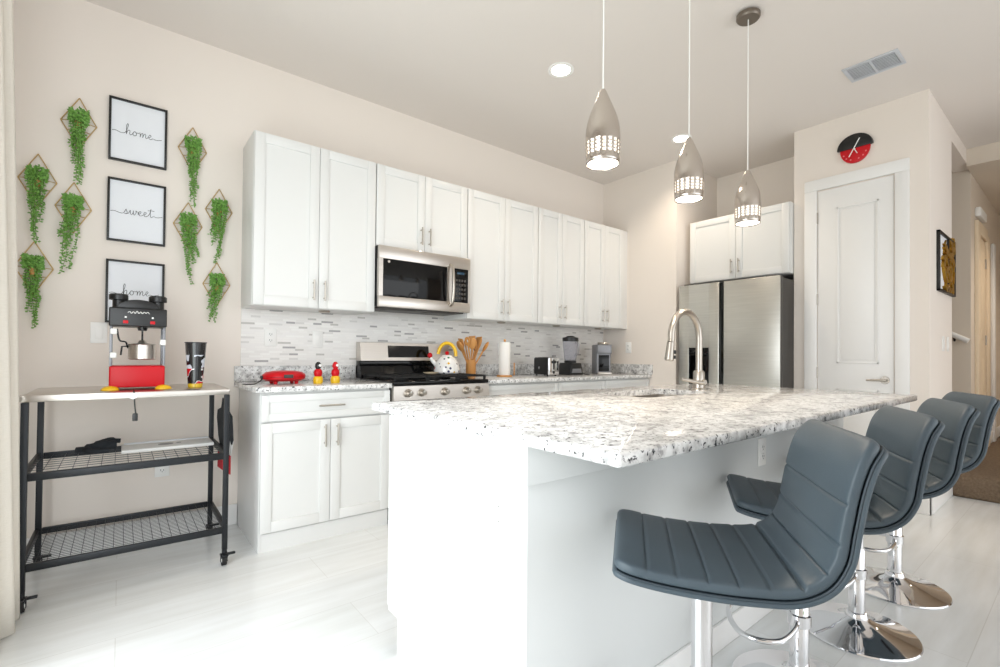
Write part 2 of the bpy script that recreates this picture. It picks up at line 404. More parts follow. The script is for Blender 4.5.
wall_plate('white outlet on the mosaic backsplash above the red waffle maker', 'outlet', (.775, TB, 1.205), 0)
wall_plate('white rocker switch on the mosaic backsplash above the two small shakers', 'switch', (1.08, TB, 1.20), 0)
wall_plate('white outlet on the mosaic backsplash behind the paper towel roll', 'outlet', (2.73, TB, 1.16), 0)
wall_plate('white outlet on the beige side wall right of the coffee maker', 'outlet', (X1, 3.163, 1.19), -PI/2)
wall_plate('white rocker switch on the wall behind the popcorn machine', 'switch', (-.096, YW, 1.206), 0)
wall_plate('white outlet low on the wall behind the black cart', 'outlet', (.20, YW, .42), 0)
wall_plate('white outlet on the bright white end of the island', 'outlet', (.80, 1.02, .685), -PI/2)
wall_plate('white outlet on the shaded stool side of the island under the countertop', 'outlet', (2.13, .912, .70), 0)
wall_plate('white rocker switch on the wall below the gold artwork, left of the pair', 'switch', (4.90, YPN, 1.22), 0)
wall_plate('white rocker switch on the wall below the gold artwork, right of the pair', 'switch', (5.08, YPN, 1.22), 0)

# ------------------------------------------------------------------ cabinets
def shaker(mb, x0, x1, z0, z1, y, t=.02, fr=.058):
    mb.box((x0, y, z0), (x0+fr, y+t, z1), .0015).box((x1-fr, y, z0), (x1, y+t, z1), .0015)
    mb.box((x0+fr, y, z1-fr), (x1-fr, y+t, z1), .0015).box((x0+fr, y, z0), (x1-fr, y+t, z0+fr), .0015)
    mb.box((x0+fr-.002, y+.009, z0+fr-.002), (x1-fr+.002, y+t, z1-fr+.002))
    return mb
def pull(p, parent, horiz=False, L=.13):
    m = MB(); v = Vector((1, 0, 0)) if horiz else Vector((0, 0, 1)); p = Vector(p); o = Vector((0, -.028, 0))
    m.cyl(p+o-v*L/2, p+o+v*L/2, .0055, None, 10)
    for s in (-1, 1): m.cyl(p+v*s*L*.36, p+o+v*s*L*.36, .0045, None, 8)
    return m.build('handle', NICKEL, parent)
def wall_cabinet(x0, x1, zb, zt, label, depth=.33, loc=None, rz=0, group='white wall cabinets above the worktop', cat='cabinet', name='wall_cabinet'):
    w = x1-x0
    t = thing(name, label, cat, loc or (x0, YW, zb), rz, group); H = zt-zb
    MB().box((.001, -depth, 0), (w-.001, 0, H), .0015).build('body', CAB, t)
    for i in (0, 1):
        a = .004 if i == 0 else w/2+.0015; bq = w/2-.0015 if i == 0 else w-.004
        dr = shaker(MB(), a, bq, .003, H-.006, -depth-.021).build('door', CAB, t)
        pull((w/2+(-.034 if i == 0 else .034), -depth-.021, .115), dr)
    return t
ulab = ['white two-door wall cabinet at the left end of the row, over the waffle maker',
        'short white two-door wall cabinet right above the microwave',
        'white two-door wall cabinet right of the microwave, over the utensil crock',
        'white two-door wall cabinet over the toaster and blender',
        'white two-door wall cabinet at the right end of the row, over the coffee maker']
for i in range(5):
    wall_cabinet(XU[i], XU[i+1], 1.856 if i == 1 else ZB, ZT, ulab[i])
struct('trim_4', MB().box((XU[5]+.001, YW-.33, ZB), (X1, YW-.31, ZT)), CAB)
wall_cabinet(0, .914, 1.82, 2.425, 'white two-door cabinet above the stainless refrigerator', depth=.60, loc=(4.968, 2.552, 1.82), rz=-PI/2, group=None)
def base_cabinet(x0, x1, label, drawers=1, side=False):
    w = x1-x0; D = .60
    t = thing('base_cabinet', label, 'cabinet', (x0, YW, 0), 0, 'white base cabinets under the worktop')
    m = MB().prism([(-D, .10), (-D, .884), (-.003, .884), (-.003, 0), (-D+.075, 0), (-D+.075, .10)], 'x', .001, w-.001)
    if side: m.box((.0, -D-.001, 0), (.018, -.003, .884), .001).box((.018, -D+.0, .0), (w-.001, -D+.06, .098))
    m.build('body', CAB, t)
    n = drawers
    for i in range(n):
        a, bq = i*w/n+.004, (i+1)*w/n-.004
        dr = shaker(MB(), a, bq, .722, .868, -D-.021, fr=.04).build('drawer', CAB, t); pull(((a+bq)/2, -D-.021, .796), dr, True, .15)
    for i in (0, 1):
        a = .004 if i == 0 else w/2+.0015; bq = w/2-.0015 if i == 0 else w-.004
        dr = shaker(MB(), a, bq, .108, .712, -D-.021).build('door', CAB, t)
        pull((w/2+(-.036 if i == 0 else .036), -D-.021, .62), dr)
    return t
base_cabinet(XU[0], XU[1]-.002, 'white base cabinet with one drawer and two doors left of the range', side=True)
base_cabinet(XU[2]+.002, XU[3], 'white base cabinet right of the range, under the utensil crock')
base_cabinet(XU[3], XU[4], 'white base cabinet under the toaster')
base_cabinet(XU[4], X1-.004, 'white base cabinet in the corner, under the coffee maker')
# undercabinet puck lights
for i, (x, lab) in enumerate(((XU[1]-.3, 'under the cabinet over the waffle maker'), (XU[2]+.45, 'under the cabinet over the utensil crock'), (XU[3]+.36, 'under the cabinet over the toaster'), (XU[4]+.36, 'under the cabinet over the coffee maker'))):
    t = thing('puck_light', 'small round puck light ' + lab, 'light', (x, YW-.22, ZB), 0, 'puck lights under the wall cabinets')
    MB().lathe([(.0, -.001), (.036, -.001), (.038, -.008), (.030, -.014), (0, -.014)], n=24).build('housing', NICKEL, t)
# countertops
def countertop(x0, x1, label, right=False):
    t = thing('countertop', label, 'countertop', (x0, YW, CT-.03))
    w = x1-x0
    MB().box((0, -.648, 0), (w, -.0, .03), .004, 3).build('slab', GRANITE, t)
    MB().box((0, -.02, .0305), (w-(.0 if not right else .0), -.0005, .131), .002).build('backsplash_strip', GRANITE, t)
    if right: MB().box((w-.02, -.66+.0, .0305), (w-.0005, -.0205, .131), .002).build('side_splash', GRANITE, t)
countertop(X0-.03, XU[1]-.003, 'speckled white granite countertop left of the range under the red waffle maker')
countertop(XU[2]+.003, X1-.001, 'speckled white granite countertop right of the range under the toaster and coffee maker', True)

# ------------------------------------------------------------------ range
def gas_range():
    w = .756
    t = thing('gas_range', 'stainless gas range with black cooktop between the two countertops', 'stove', (XU[1]+.003, YW, 0))
    MB().box((0, -.62, .02), (w, -.012, .895), .004).build('body', DARKSIDE, t)
    MB().box((-.0, -.655, .896), (w, -.09, .922), .006, 3).build('cooktop', BLACKGL, t)
    # sloped control front
    MB().prism([(-.665, .80), (-.655, .892), (-.60, .892), (-.60, .80)], 'x', .0, w).build('control_front', STEEL, t)
    for x in (.10, .20, .378, .556, .656):
        k = MB().cyl((x, -.660, .846), (x, -.672, .846), .028, .026, 24).cyl((x, -.672, .846), (x, -.700, .846), .021, .018, 24).build('knob', NICKEL, t)
        MB().box((x-.002, -.7015, .850), (x+.002, -.699, .862)).build('pointer', WHITEPL, k)
    d = MB().box((.004, -.66, .24), (w-.004, -.622, .79), .006).build('oven_door', STEEL, t)
    MB().box((.12, -.664, .34), (w-.12, -.659, .64), .002).build('door_window', BLACKGL, d)
    m = MB().cyl((.05, -.715, .735), (w-.05, -.715, .735), .013, None, 14)
    for x in (.09, w-.09): m.cyl((x, -.66, .735), (x, -.715, .735), .009, None, 10)
    m.build('handle', NICKEL, d)
    MB().box((.004, -.655, .06), (w-.004, -.622, .23), .005).build('bottom_drawer', STEEL, t)
    # backguard
    MB().prism([(-.115, .922), (-.095, 1.01), (-.012, 1.01), (-.012, .922)], 'x', .0, w).build('vent_ledge', BLACKGL, t)
    MB().box((0, -.085, 1.01), (w, -.012, 1.05), .003).build('black_band', BLACKGL, t)
    bg = MB().prism([(-.105, 1.05), (-.085, 1.185), (-.012, 1.19), (-.012, 1.05)], 'x', .0, w, .0).build('backguard', STEEL, t)
    dp = MB().prism([(-.104, 1.075), (-.091, 1.165), (-.086, 1.165), (-.099, 1.075)], 'x', .215, .565).build('display_panel', BLACKGL, bg)
    # grates: three, each a frame of bars on feet
    for gx in (.02, .264, .508):
        g = MB(); x0, x1, y0, y1, z = gx, gx+.228, -.63, -.13, .948
        for x in (x0, (x0+x1)/2, x1): g.box((x-.006, y0, z-.006), (x+.006, y1, z+.006), .002)
        for y in (y0, -.505, -.38, -.255, y1): g.box((x0, y-.006, z-.006), (x1, y+.006, z+.006), .002)
        for x in (x0, x1):
            for y in (y0, y1): g.box((x-.007, y-.007, .9215), (x+.007, y+.007, z))
        g.build('grate', IRON, t)
    for bx in (.134, .378, .622):
        for by in (-.505, -.255):
            MB().lathe([(0, 0), (.045, 0), (.045, .010), (.034, .012), (.034, .018), (0, .020)], (bx, by, .9215), 20).build('burner', IRON, t)
    for x in (.05, w-.05):
        for y in (-.55, -.1): MB().cyl((x, y, 0), (x, y, .03), .018, None, 12).build('foot', RUBBER, t)
gas_range()

# ------------------------------------------------------------------ microwave
def microwave():
    w, D, H = .756, .372, .425
    t = thing('microwave', 'stainless over-the-range microwave hung below the short cabinet', 'microwave', (XU[1]+.003, YW, 1.428))
    MB().box((0, -D, .006), (w, -.010, H), .003).build('body', BLACKPL, t)
    dr = MB()
    y0, y1 = -D-.03, -D-.001
    dr.box((0, y0, .335), (w, y1, H), .004).box((0, y0, .0), (w, y1, .075), .004).box((0, y0, .075), (.03, y1, .335)).box((.545, y0, .075), (.60, y1, .335)).box((.735, y0, .075), (w, y1, .335))
    door_ = dr.build('front_frame', STEEL, t)
    MB().box((.03, y0+.004, .075), (.545, y1, .335), .002).build('door_window', BLACKGL, t)
    cp = MB().box((.60, y0+.002, .075), (.735, y1, .335), .002).build('control_panel', BLACKGL, t)
    MB().box((.635, y0+.0005, .292), (.70, y0+.003, .310), .001).build('display', DISPLAY, cp)
    kb = MB()
    for i in range(4):
        for j in range(5): kb.box((.622+i*.025, y0+.0005, .10+j*.034), (.640+i*.025, y0+.003, .118+j*.034), .001)
    kb.build('keypad', DARKSIDE, cp)
    p = [(.572, y0-.002, .045), (.572, y0-.035, .075), (.572, y0-.048, .20), (.572, y0-.035, .325), (.572, y0-.002, .355)]
    MB().tube(catmull(p, 6), .012, 12).build('handle', NICKEL, t)
    MB().box((.03, -D+.02, -.006), (w-.03, -.06, .006), .003).box((.10, -.33, -.010), (.32, -.18, -.004), .002).box((.44, -.33, -.010), (.66, -.18, -.004), .002).build('vent_grille', DARKSIDE, t)
    MB().cyl((.075, y0+.0035, .318), (.075, y0+.005, .318), .009, None, 12).build('badge', NICKEL, t)
microwave()

# ------------------------------------------------------------------ refrigerator
def fridge():
    # local: front is -Y, rotated so the front faces -X in the room
    W, H, D = .912, 1.775, .78
    t = thing('refrigerator', 'stainless side-by-side refrigerator with dispenser in the alcove', 'refrigerator', (4.95, 2.545, 0), -PI/2)
    yf = -(4.95-4.15)
    MB().box((.004, yf+.07, .03), (W-.004, 0, H-.012), .004).build('body', DARKSIDE, t)
    xm = .418
    # dispenser recess: the door is built round the opening
    a0, a1, z0, z1 = .105, .30, .80, 1.185
    L = MB().box((0, yf, .06), (a0, yf+.065, H), .004).box((a1, yf, .06), (xm-.02, yf+.065, H), .004).box((a0-.004, yf, z1), (a1+.004, yf+.065, H), .0).box((a0-.004, yf, .06), (a1+.004, yf+.065, z0), .0)
    ld = L.build('left_door', FRSTEEL, t)
    dsp = MB().box((a0, yf+.05, z0), (a1, yf+.066, z1)).box((a0, yf-.004, z1-.075), (a1, yf+.06, z1), .004).box((a0, yf-.002, z0), (a0+.012, yf+.06, z1)).box((a1-.012, yf-.002, z0), (a1, yf+.06, z1)).box((a0, yf-.002, z0), (a1, yf+.06, z0+.015)).build('dispenser', BLACKGL, ld)
    MB().box((a0+.07, yf+.02, z0+.09), (a1-.07, yf+.04, z0+.22), .005).build('paddle', GREY, dsp)
    rd = MB().box((xm+.022, yf, .06), (W, yf+.012, H), .004, 3).build('right_door', FRSTEEL, t)
    MB().box((xm+.022, yf+.0125, .06), (W-.001, yf+.065, H-.001), .003).build('door_edge', DARKSIDE, rd)
    MB().box((xm-.018, yf+.02, .06), (xm+.02, yf+.066, H-.004)).build('handle_groove', BLACKGL, t)
    MB().box((0.01, yf+.03, .0), (W-.01, yf+.07, .058), .003).build('kick_plate', BLACKPL, t)
    for x in (.08, W-.08): MB().box((x-.04, yf+.02, H-.0115), (x+.04, yf+.12, H+.012), .004).build('hinge_cover', DARKSIDE, t)
fridge()

# ------------------------------------------------------------------ island
IX0, IX1, IYF, IYB = .80, 3.18, .912, 1.705
SX0, SX1, SY0, SY1 = 1.86, 2.46, 1.30, 1.62
def island():
    t = thing('kitchen_island', 'long white island with panelled end and drywall front under the granite top', 'kitchen island', (IX0, IYF, 0))
    L = IX1-IX0; Dp = IYB-IYF
    MB().box((0, 0, 0), (L, .27, .884-.001), .001).build('knee_wall', ISL, t)
    MB().box((-.014, -.014, .778), (L+.014, .284, .8835), .002).build('support_beam', ISL, t)
    MB().box((-.003, -.012, 0), (L, -.0005, .10), .003).box((-.012, -.012, 0), (-.0005, .282, .10), .003).build('baseboard', TRIM, t)
    cbm = MB(); full_ = [(.272, 0), (.272, .8835), (Dp, .8835), (Dp, .135), (Dp-.075, .135), (Dp-.075, 0)]
    low_ = [(.272, 0), (.272, .66), (Dp, .66), (Dp, .135), (Dp-.075, .135), (Dp-.075, 0)]
    sa, sb = SX0-IX0-.03, SX1-IX0+.03
    cbm.prism(full_, 'x', 0, sa).prism(full_, 'x', sb, L).prism(low_, 'x', sa, sb).box((sa, Dp-.02, .66), (sb, Dp, .8835)).box((sa, .272, .66), (sb, .30, .8835))
    cb = cbm.build('cabinet_block', CAB, t)
    # shaker doors on the range side
    n = 4; w = L/n
    for i in range(n):
        m = MB(); a, bq = i*w+.004, (i+1)*w-.004; y = Dp+.021
        shaker(m, a, bq, .145, .87, Dp+.001)
        dr = m.build('door', CAB, t)
        MB().cyl((bq-.04, Dp+.05, .68), (bq-.04, Dp+.05, .80), .0055, None, 10).cyl((bq-.04, Dp+.02, .70), (bq-.04, Dp+.05, .70), .0045, None, 8).cyl((bq-.04, Dp+.02, .78), (bq-.04, Dp+.05, .78), .0045, None, 8).build('handle', NICKEL, dr)
    return t
island()
def island_top():
    x0, x1, y0, y1 = .762, 3.226, .594, 1.80; z0, z1 = CT-.03, CT
    # slab with a rounded rectangular sink cut-out
    bm = bmesh.new()
    def rr(cx0, cy0, cx1, cy1, r, n=6):
        P = []
        for (cx, cy, a0) in ((cx1-r, cy1-r, 0), (cx0+r, cy1-r, 90), (cx0+r, cy0+r, 180), (cx1-r, cy0+r, 270)):
            for k in range(n+1):
                a = math.radians(a0+90*k/n); P.append((cx+r*math.cos(a), cy+r*math.sin(a)))
        return P
    m = MB()
    out = rr(x0, y0, x1, y1, .006); inn = rr(SX0, SY0, SX1, SY1, .05)
    e = .004
    out_in = rr(x0+e, y0+e, x1-e, y1-e, .006)
    V = lambda P, z: [Vector((p[0], p[1], z)) for p in P]
    m.rings([V(inn, z0), V(out_in, z0), V(out, z0+e), V(out, z1-e), V(out_in, z1), V(inn, z1)], cap=False, loop=True)
    o = m.build('island_countertop', GRANITE, None, 50)
    tag(o, 'long speckled white granite top of the island beneath the pendants', 'countertop')
    s = thing('kitchen_sink', 'steel undermount sink set in the island countertop', 'sink', (SX0, SY0, CT-.03))
    m = MB(); w, d_ = SX1-SX0, SY1-SY0
    P0 = rr(-.012, -.012, w+.012, d_+.012, .06); P1 = rr(.004, .004, w-.004, d_-.004, .05); P2 = rr(.03, .03, w-.03, d_-.03, .05); P3 = rr(w/2-.03, d_/2-.03, w/2+.03, d_/2+.03, .029)
    P1o = rr(.002, .002, w-.002, d_-.002, .05)
    m.rings([V(P0, -.0005), V(P1, -.0005), V(P1, -.17), V(P2, -.19), V(P3, -.195)], cap=False)
    m.build('basin', STEEL, s)
    MB().lathe([(.0, -.196), (.028, -.196), (.030, -.190), (.02, -.188), (0, -.192)], (w/2, d_/2, 0), 20).build('drain', CHROME, s)
island_top()
def faucet():
    t = thing('faucet', 'brushed nickel gooseneck pull-down faucet standing on the island beside the sink', 'faucet', (2.575, 1.45, CT))
    MB().lathe([(0, 0), (.040, 0), (.040, .004), (.033, .010), (.031, .10), (.025, .110), (0, .111)], n=24).build('base', NICKEL, t)
    P = [(0, 0, .10), (0, 0, .22), (0, 0, .298)]
    R_ = .142
    for k in range(1, 13):
        a = PI*k/12*1.04
        P.append((-R_+R_*math.cos(a), 0, .298+R_*math.sin(a)))
    e = P[-1]; P.append((e[0]-.006, 0, e[2]-.015))
    MB().tube(P, .0185, 16).build('gooseneck', NICKEL, t)
    q = Vector(P[-1]); dv = Vector((-.17, 0, -1)).normalized()
    hd = MB().cyl(q, q+dv*.03, .0195, .021, 18).cyl(q+dv*.03, q+dv*.095, .021, .0245, 18).cyl(q+dv*.095, q+dv*.10, .022, .02, 18).build('spray_head', NICKEL, t)
    MB().box((q.x-.006, -.027, q.z-.062), (q.x+.010, -.02, q.z-.042), .002).box((q.x-.008, -.027, q.z-.088), (q.x+.008, -.021, q.z-.070), .002).build('button', BLACKPL, hd)
    l = MB().cyl((0, -.0, .045), (-.01, -.045, .045), .016, .014, 16).tube([(-.01, -.035, .04), (-.06, -.02, .046), (-.17, .012, .066)], [.012, .0105, .009], 10)
    l.build('lever', NICKEL, t)
faucet()

# ------------------------------------------------------------------ bar stools
def make_stool(label, loc, rz):
    t = thing('bar_stool', label, 'bar stool', loc, rz, 'grey leather bar stools along the island')
    bottom = catmull([(0, .214, .617), (0, .12, .601), (0, .02, .593), (0, -.07, .592), (0, -.16, .600), (0, -.222, .633), (0, -.258, .69), (0, -.272, .76), (0, -.286, .833), (0, -.303, .886), (0, -.330, .920)], 22)
    N = len(bottom)
    T = [(bottom[min(i+1, N-1)]-bottom[max(i-1, 0)]).normalized() for i in range(N)]
    NRM = [Vector((0, tt.z, -tt.y)) for tt in T]     # towards the sitter
    L = [0]
    for i in range(1, N): L.append(L[-1]+(bottom[i]-bottom[i-1]).length)
    LT = L[-1]
    def halfw(s):
        w = .197
        e1, e0 = LT-s, s; r = .065
        if e1 < r: w -= .040*(1-math.sqrt(max(0, 1-((r-e1)/r)**2)))
        if e0 < .05: w -= .032*(1-math.sqrt(max(0, 1-((.05-e0)/.05)**2)))
        if s > .45*LT: w -= .006*((s-.45*LT)/(.55*LT))
        return w
    grooves = [.07, .135, .20, .262, .322, .395, .475, .555, .635]
    def loft(off0, thick, inset, groove, ends):
        rs = []
        for i in range(N):
            s = L[i]; hw = halfw(s)-inset; th = thick
            e = min(s, LT-s)
            rnd = ends
            if e < rnd: th = thick*(.4+.6*math.sqrt(max(0, 1-((rnd-e)/rnd)**2)))
            if i in (0, N-1): th = thick*.3
            mid = bottom[i]+NRM[i]*(off0+thick/2)
            ring = []; K = 40
            for k in range(K):
                a = 2*PI*k/K; ca, sa = math.cos(a), math.sin(a)
                p = .32
                u = math.copysign(abs(ca)**p, ca)*hw; v = math.copysign(abs(sa)**.36, sa)*th/2
                if abs(u) > hw*.999: pass
                if v > 0 and groove:
                    g = 0
                    for gs in grooves: g += math.exp(-((s-gs)/(.0032 if gs != .395 else .006))**2)*(.8 if gs != .395 else 1.6)
                    v -= g*.006*min(1, v/(th/2)); v += .003*(1-(u/hw)**2)*min(1, e/.05)
                ring.append(mid+Vector((u, 0, 0))+NRM[i]*v)
            rs.append(ring)
        return rs
    m = MB(); m.rings(loft(0, .018, .0, False, .008)); m.build('seat_shell', LEATHER, t, 60)
    m = MB(); m.rings(loft(.0165, .030, .001, True, .022)); cu = m.build('cushion', LEATHER, t, 60)
    # seam between cushion and shell
    pts = []
    for sgn in (1, -1):
        rng = range(2, N-1) if sgn == 1 else range(N-2, 1, -1)
        for i in rng: pts.append(bottom[i]+NRM[i]*.0172+Vector((sgn*(halfw(L[i])-.0012), 0, 0)))
    MB().tube(pts, .0022, 6, loop=True).build('piping', PIPING, cu)
    MB().box((-.10, -.10, .578), (.10, .08, .597), .006).cyl((0, 0, .55), (0, 0, .58), .045, .06, 20).build('mounting_plate', BLACKMT, t)
    MB().cyl((0, 0, .30), (0, 0, .565), .0245, None, 28).build('gas_lift', CHROME, t)
    MB().lathe([(0, .055), (.029, .055), (.029, .33), (.026, .335), (0, .335)], n=28).build('column', CHROME, t)
    MB().lathe([(0, 0), (.205, 0), (.207, .004), (.204, .009), (.17, .016), (.12, .026), (.075, .039), (.045, .053), (.036, .062), (0, .062)], n=64).build('base', CHROME, t)
    MB().lathe([(.0295, .055), (.040, .056), (.040, .066), (.034, .078), (.0295, .08)], n=28, cap=False).build('base_collar', CHROME, t)
    # footrest: open D ring on a clamp
    fr = [(.026, .01, .235), (.07, .03, .225), (.125, .075, .215), (.14, .13, .212), (.115, .185, .21), (.05, .21, .21), (0, .214, .21)]
    full = catmull(fr, 6); full = full+[Vector((-p.x, p.y, p.z)) for p in reversed(full[:-1])]
    MB().tube(full, .009, 12).lathe([(.0295, .215), (.035, .217), (.035, .253), (.0295, .255)], n=24, cap=False).build('footrest', CHROME, t)
    # lift lever
    MB().tube([(0, 0, .57), (.07, -.03, .572), (.15, -.06, .568), (.19, -.075, .56)], .005, 8).build('lift_lever', CHROME, t)
    return t
s0 = make_stool('grey leather bar stool nearest the camera at the near end of the island', (1.12, .62, 0), math.radians(37))
dup(s0, (1.765, .632, 0), 'second grey leather bar stool from the near end, right behind the nearest one', math.radians(31))
dup(s0, (2.33, .622, 0), 'third grey leather bar stool from the near end of the island', math.radians(28))
dup(s0, (2.91, .622, 0), 'grey leather bar stool furthest from the camera, nearest the carpeted step', math.radians(32))

# ------------------------------------------------------------------ pendants, can lights, vent
def pendant(x, label):
    t = thing('pendant_light', label, 'pendant light', (x, 1.23, 1.856), 0, 'brushed nickel pendants over the island')
    prof = [(.0645, .0), (.0655, .012), (.0665, .032), (.0668, .042), (.0672, .046), (.0675, .056), (.0678, .060), (.068, .070), (.068, .074), (.068, .084), (.068, .088), (.0675, .115), (.066, .145), (.0625, .17), (.057, .195), (.050, .22), (.041, .245), (.031, .272), (.022, .297), (.0145, .318), (.008, .331), (.0, .333)]
    prof = [(r, z if z < .1 else .1+(z-.1)*.86) for r, z in prof]; ztip = prof[-1][1]
    n = 72; m = MB()
    rs = [[Vector((max(r, 1e-4)*math.cos(2*PI*k/n), max(r, 1e-4)*math.sin(2*PI*k/n), z)) for k in range(n)] for r, z in prof]
    vs_ = [[m.bm.verts.new(p) for p in r] for r in rs]
    for i in range(len(rs)-1):
        for k in range(n):
            if i in (2, 4, 6, 8) and k % 4 in (0, 1): continue
            if i == 4 and 0: continue
            q = (k+1) % n; m.bm.faces.new((vs_[i][k], vs_[i][q], vs_[i+1][q], vs_[i+1][k]))
    o = m.build('shade', SHADE, t)
    mod = o.modifiers.new('thickness', 'SOLIDIFY'); mod.thickness = .0015; mod.offset = -1
    MB().lathe([(.0, .095), (.062, .095), (.0615, .03), (.0605, .008), (.058, .006), (0, .006)], n=32).build('glowing_diffuser', LINER, t)
    MB().lathe([(.0, .004), (.057, .004), (.057, .0055), (0, .0055)], n=32).build('lamp_face', LAMP, t)
    MB().cyl((0, 0, ztip-.003), (0, 0, HC-1.856-.005), .0028, None, 8).build('cord', WHITEPL, t)
    MB().lathe([(0, HC-1.856), (.062, HC-1.856), (.062, HC-1.856-.018), (.055, HC-1.856-.026), (0, HC-1.856-.026)], n=32).build('ceiling_canopy', CANOPY, t)
    return t
pe = [pendant(1.457, 'leftmost and nearest of the three bullet-shaped nickel pendants over the island')]
pe.append(dup(pe[0], (2.085, 1.23, 1.852), 'middle one of the three bullet-shaped nickel pendants over the island'))
pe.append(dup(pe[0], (2.692, 1.23, 1.846), 'rightmost bullet-shaped nickel pendant, in front of the refrigerator cabinet'))
for p in pe:
    d_ = bpy.data.lights.new('pendant_bulb', 'SPOT'); d_.energy = 13; d_.color = (1, .86, .70); d_.spot_size = math.radians(125); d_.spot_blend = .6; d_.shadow_soft_size = .05
    o = bpy.data.objects.new('pendant_bulb', d_); C.objects.link(o); o.parent = p; o.location = (0, 0, -.004)
def can(x, y, label):
    t = thing('recessed_light', label, 'ceiling light', (x, y, HC), 0, 'recessed ceiling lights')
    MB().lathe([(.062, 0), (.088, 0), (.088, -.004), (.080, -.007), (.064, -.004), (.062, -.001)], n=40, cap=False).build('trim_ring', WHITEPL, t)
    MB().lathe([(0, -.0035), (.064, -.0035), (.064, -.001), (0, -.001)], n=40).build('lens', LAMP, t)
    d_ = bpy.data.lights.new('downlight', 'SPOT'); d_.energy = 36; d_.color = (1, .85, .68); d_.spot_size = math.radians(140); d_.spot_blend = .7; d_.shadow_soft_size = .06
    o = bpy.data.objects.new('downlight', d_); C.objects.link(o); o.parent = t; o.location = (0, 0, -.01)
can(2.27, 2.285, 'recessed ceiling light left of the nearest pendant cord')
can(3.807, 2.321, 'recessed ceiling light seen behind the middle pendant, near the back corner')
can(6.9, -.35, 'unseen recessed light added to brighten the hallway'); bpy.data.objects['recessed_light.002'].location.z = 2.87; bpy.data.lights['downlight.002'].energy = 85  # hall fixture is out of view, added to lift the dark hallway
v = thing('air_vent', 'white louvred air vent in the ceiling near the pantry wall', 'vent', (3.81, .925, HC))
MB().box((-.11, -.15, -.008), (-.088, .15, -.0005), .002).box((.088, -.15, -.008), (.11, .15, -.0005), .002).box((-.09, -.15, -.008), (.09, -.128, -.0005), .002).box((-.09, .128, -.008), (.09, .15, -.0005), .002).box((-.09, -.008, -.008), (.09, .008, -.0005), .002).build('frame', VENTW, v)
MB().box((-.088, -.13, -.002), (.088, .13, -.0005)).build('duct_opening', SLATDARK, v)
sl = MB()
for sgn in (-1, 1):
    for k in range(9):
        x = -.076+k*.019; sl.box((x-.0035, sgn*.068-.058, -.0075), (x+.0035, sgn*.068+.058, -.003), .001)
sl.build('slats', VENTW, v)

# ------------------------------------------------------------------ clock and gold art
def clock():
    t = thing('wall_clock', 'red and black wall clock with white hands above the pantry door', 'clock', (XP, 1.192, 2.725), -PI/2)
    # local: -Y out of the wall
    ell = lambda r, h, a0, a1, st=8: [(r*math.cos(math.radians(a)), h*math.sin(math.radians(a))) for a in range(a0, a1+1, st)]
    MB().prism([(.100, .03)]+[(x, z+.03) for x, z in ell(.100, .12, 180, 360)][0:0]+[(x, z+.02) for x, z in ell(.100, .115, 180, 360)][::-1]+[(-.100, .03)], 'y', -.022, -.0005, .004).build('red_case', RED, t)
    MB().prism([(x, z+.025) for x, z in ell(.118, .105, 0, 180, 6)]+[(-.095, .018), (.095, .018)], 'y', -.030, -.0005, .004).build('black_hood', BLACKPL, t)
    MB().tube([(-.035, -.034, -.045), (.035, -.034, .085)], .0035, 8).tube([(-.0, -.034, .01), (.02, -.034, -.03)], .003, 8).cyl((0, -.022, .01), (0, -.036, .01), .006, None, 12).build('hands', WHITEPL, t)
    mk = MB()
    for a in (200, 225, 250, 290, 315, 340): mk.cyl((.078*math.cos(math.radians(a)), -.022, .072*math.sin(math.radians(a))), (.078*math.cos(math.radians(a)), -.0235, .072*math.sin(math.radians(a))), .006, None, 10)
    mk.build('hour_marks', mat('light_red_mark', '#e77a80', .4, bump=(40, .01)), t)
clock()
def gold_art():
    t = thing('wall_art', 'black framed panel with raised gold leaves on the pantry side wall', 'wall art', (4.98, YPN, 1.835))
    w, hh = .31, .225
    MB().box((-w, -.022, -hh), (-w+.016, 0, hh), .002).box((w-.016, -.022, -hh), (w, 0, hh), .002).box((-w, -.022, -hh), (w, 0, -hh+.016), .002).box((-w, -.022, hh-.016), (w, 0, hh), .002).build('frame', FRAMEB, t)
    MB().box((-w+.01, -.006, -hh+.01), (w-.01, -.0005, hh-.01)).build('backing', MATBOARD, t)
    rnd = random.Random(5); m = MB()
    for i in range(46):
        cx_, cz_ = rnd.uniform(-.13, .26), rnd.uniform(-.2, .2); a = rnd.uniform(0, PI); L_ = rnd.uniform(.05, .09); wd = L_*.26
        P = [];
        for k in range(12):
            q = 2*PI*k/12; u, w_ = L_*math.cos(q), wd*math.sin(q)*(1-.4*math.cos(q))
            P.append((max(-w+.02, min(w+.01, cx_+u*math.cos(a)-w_*math.sin(a))), max(-hh+.01, min(hh+.02, cz_+u*math.sin(a)+w_*math.cos(a)))))
        try: m.prism(P, 'y', -.030+.014*rnd.random(), -.006)
        except ValueError: pass
    m.build('gold_leaves', GOLDLEAF, t)
    MB().box((.04, -.02, -hh), (.055, -.006, hh), .002).build('divider', FRAMEB, t)
gold_art()

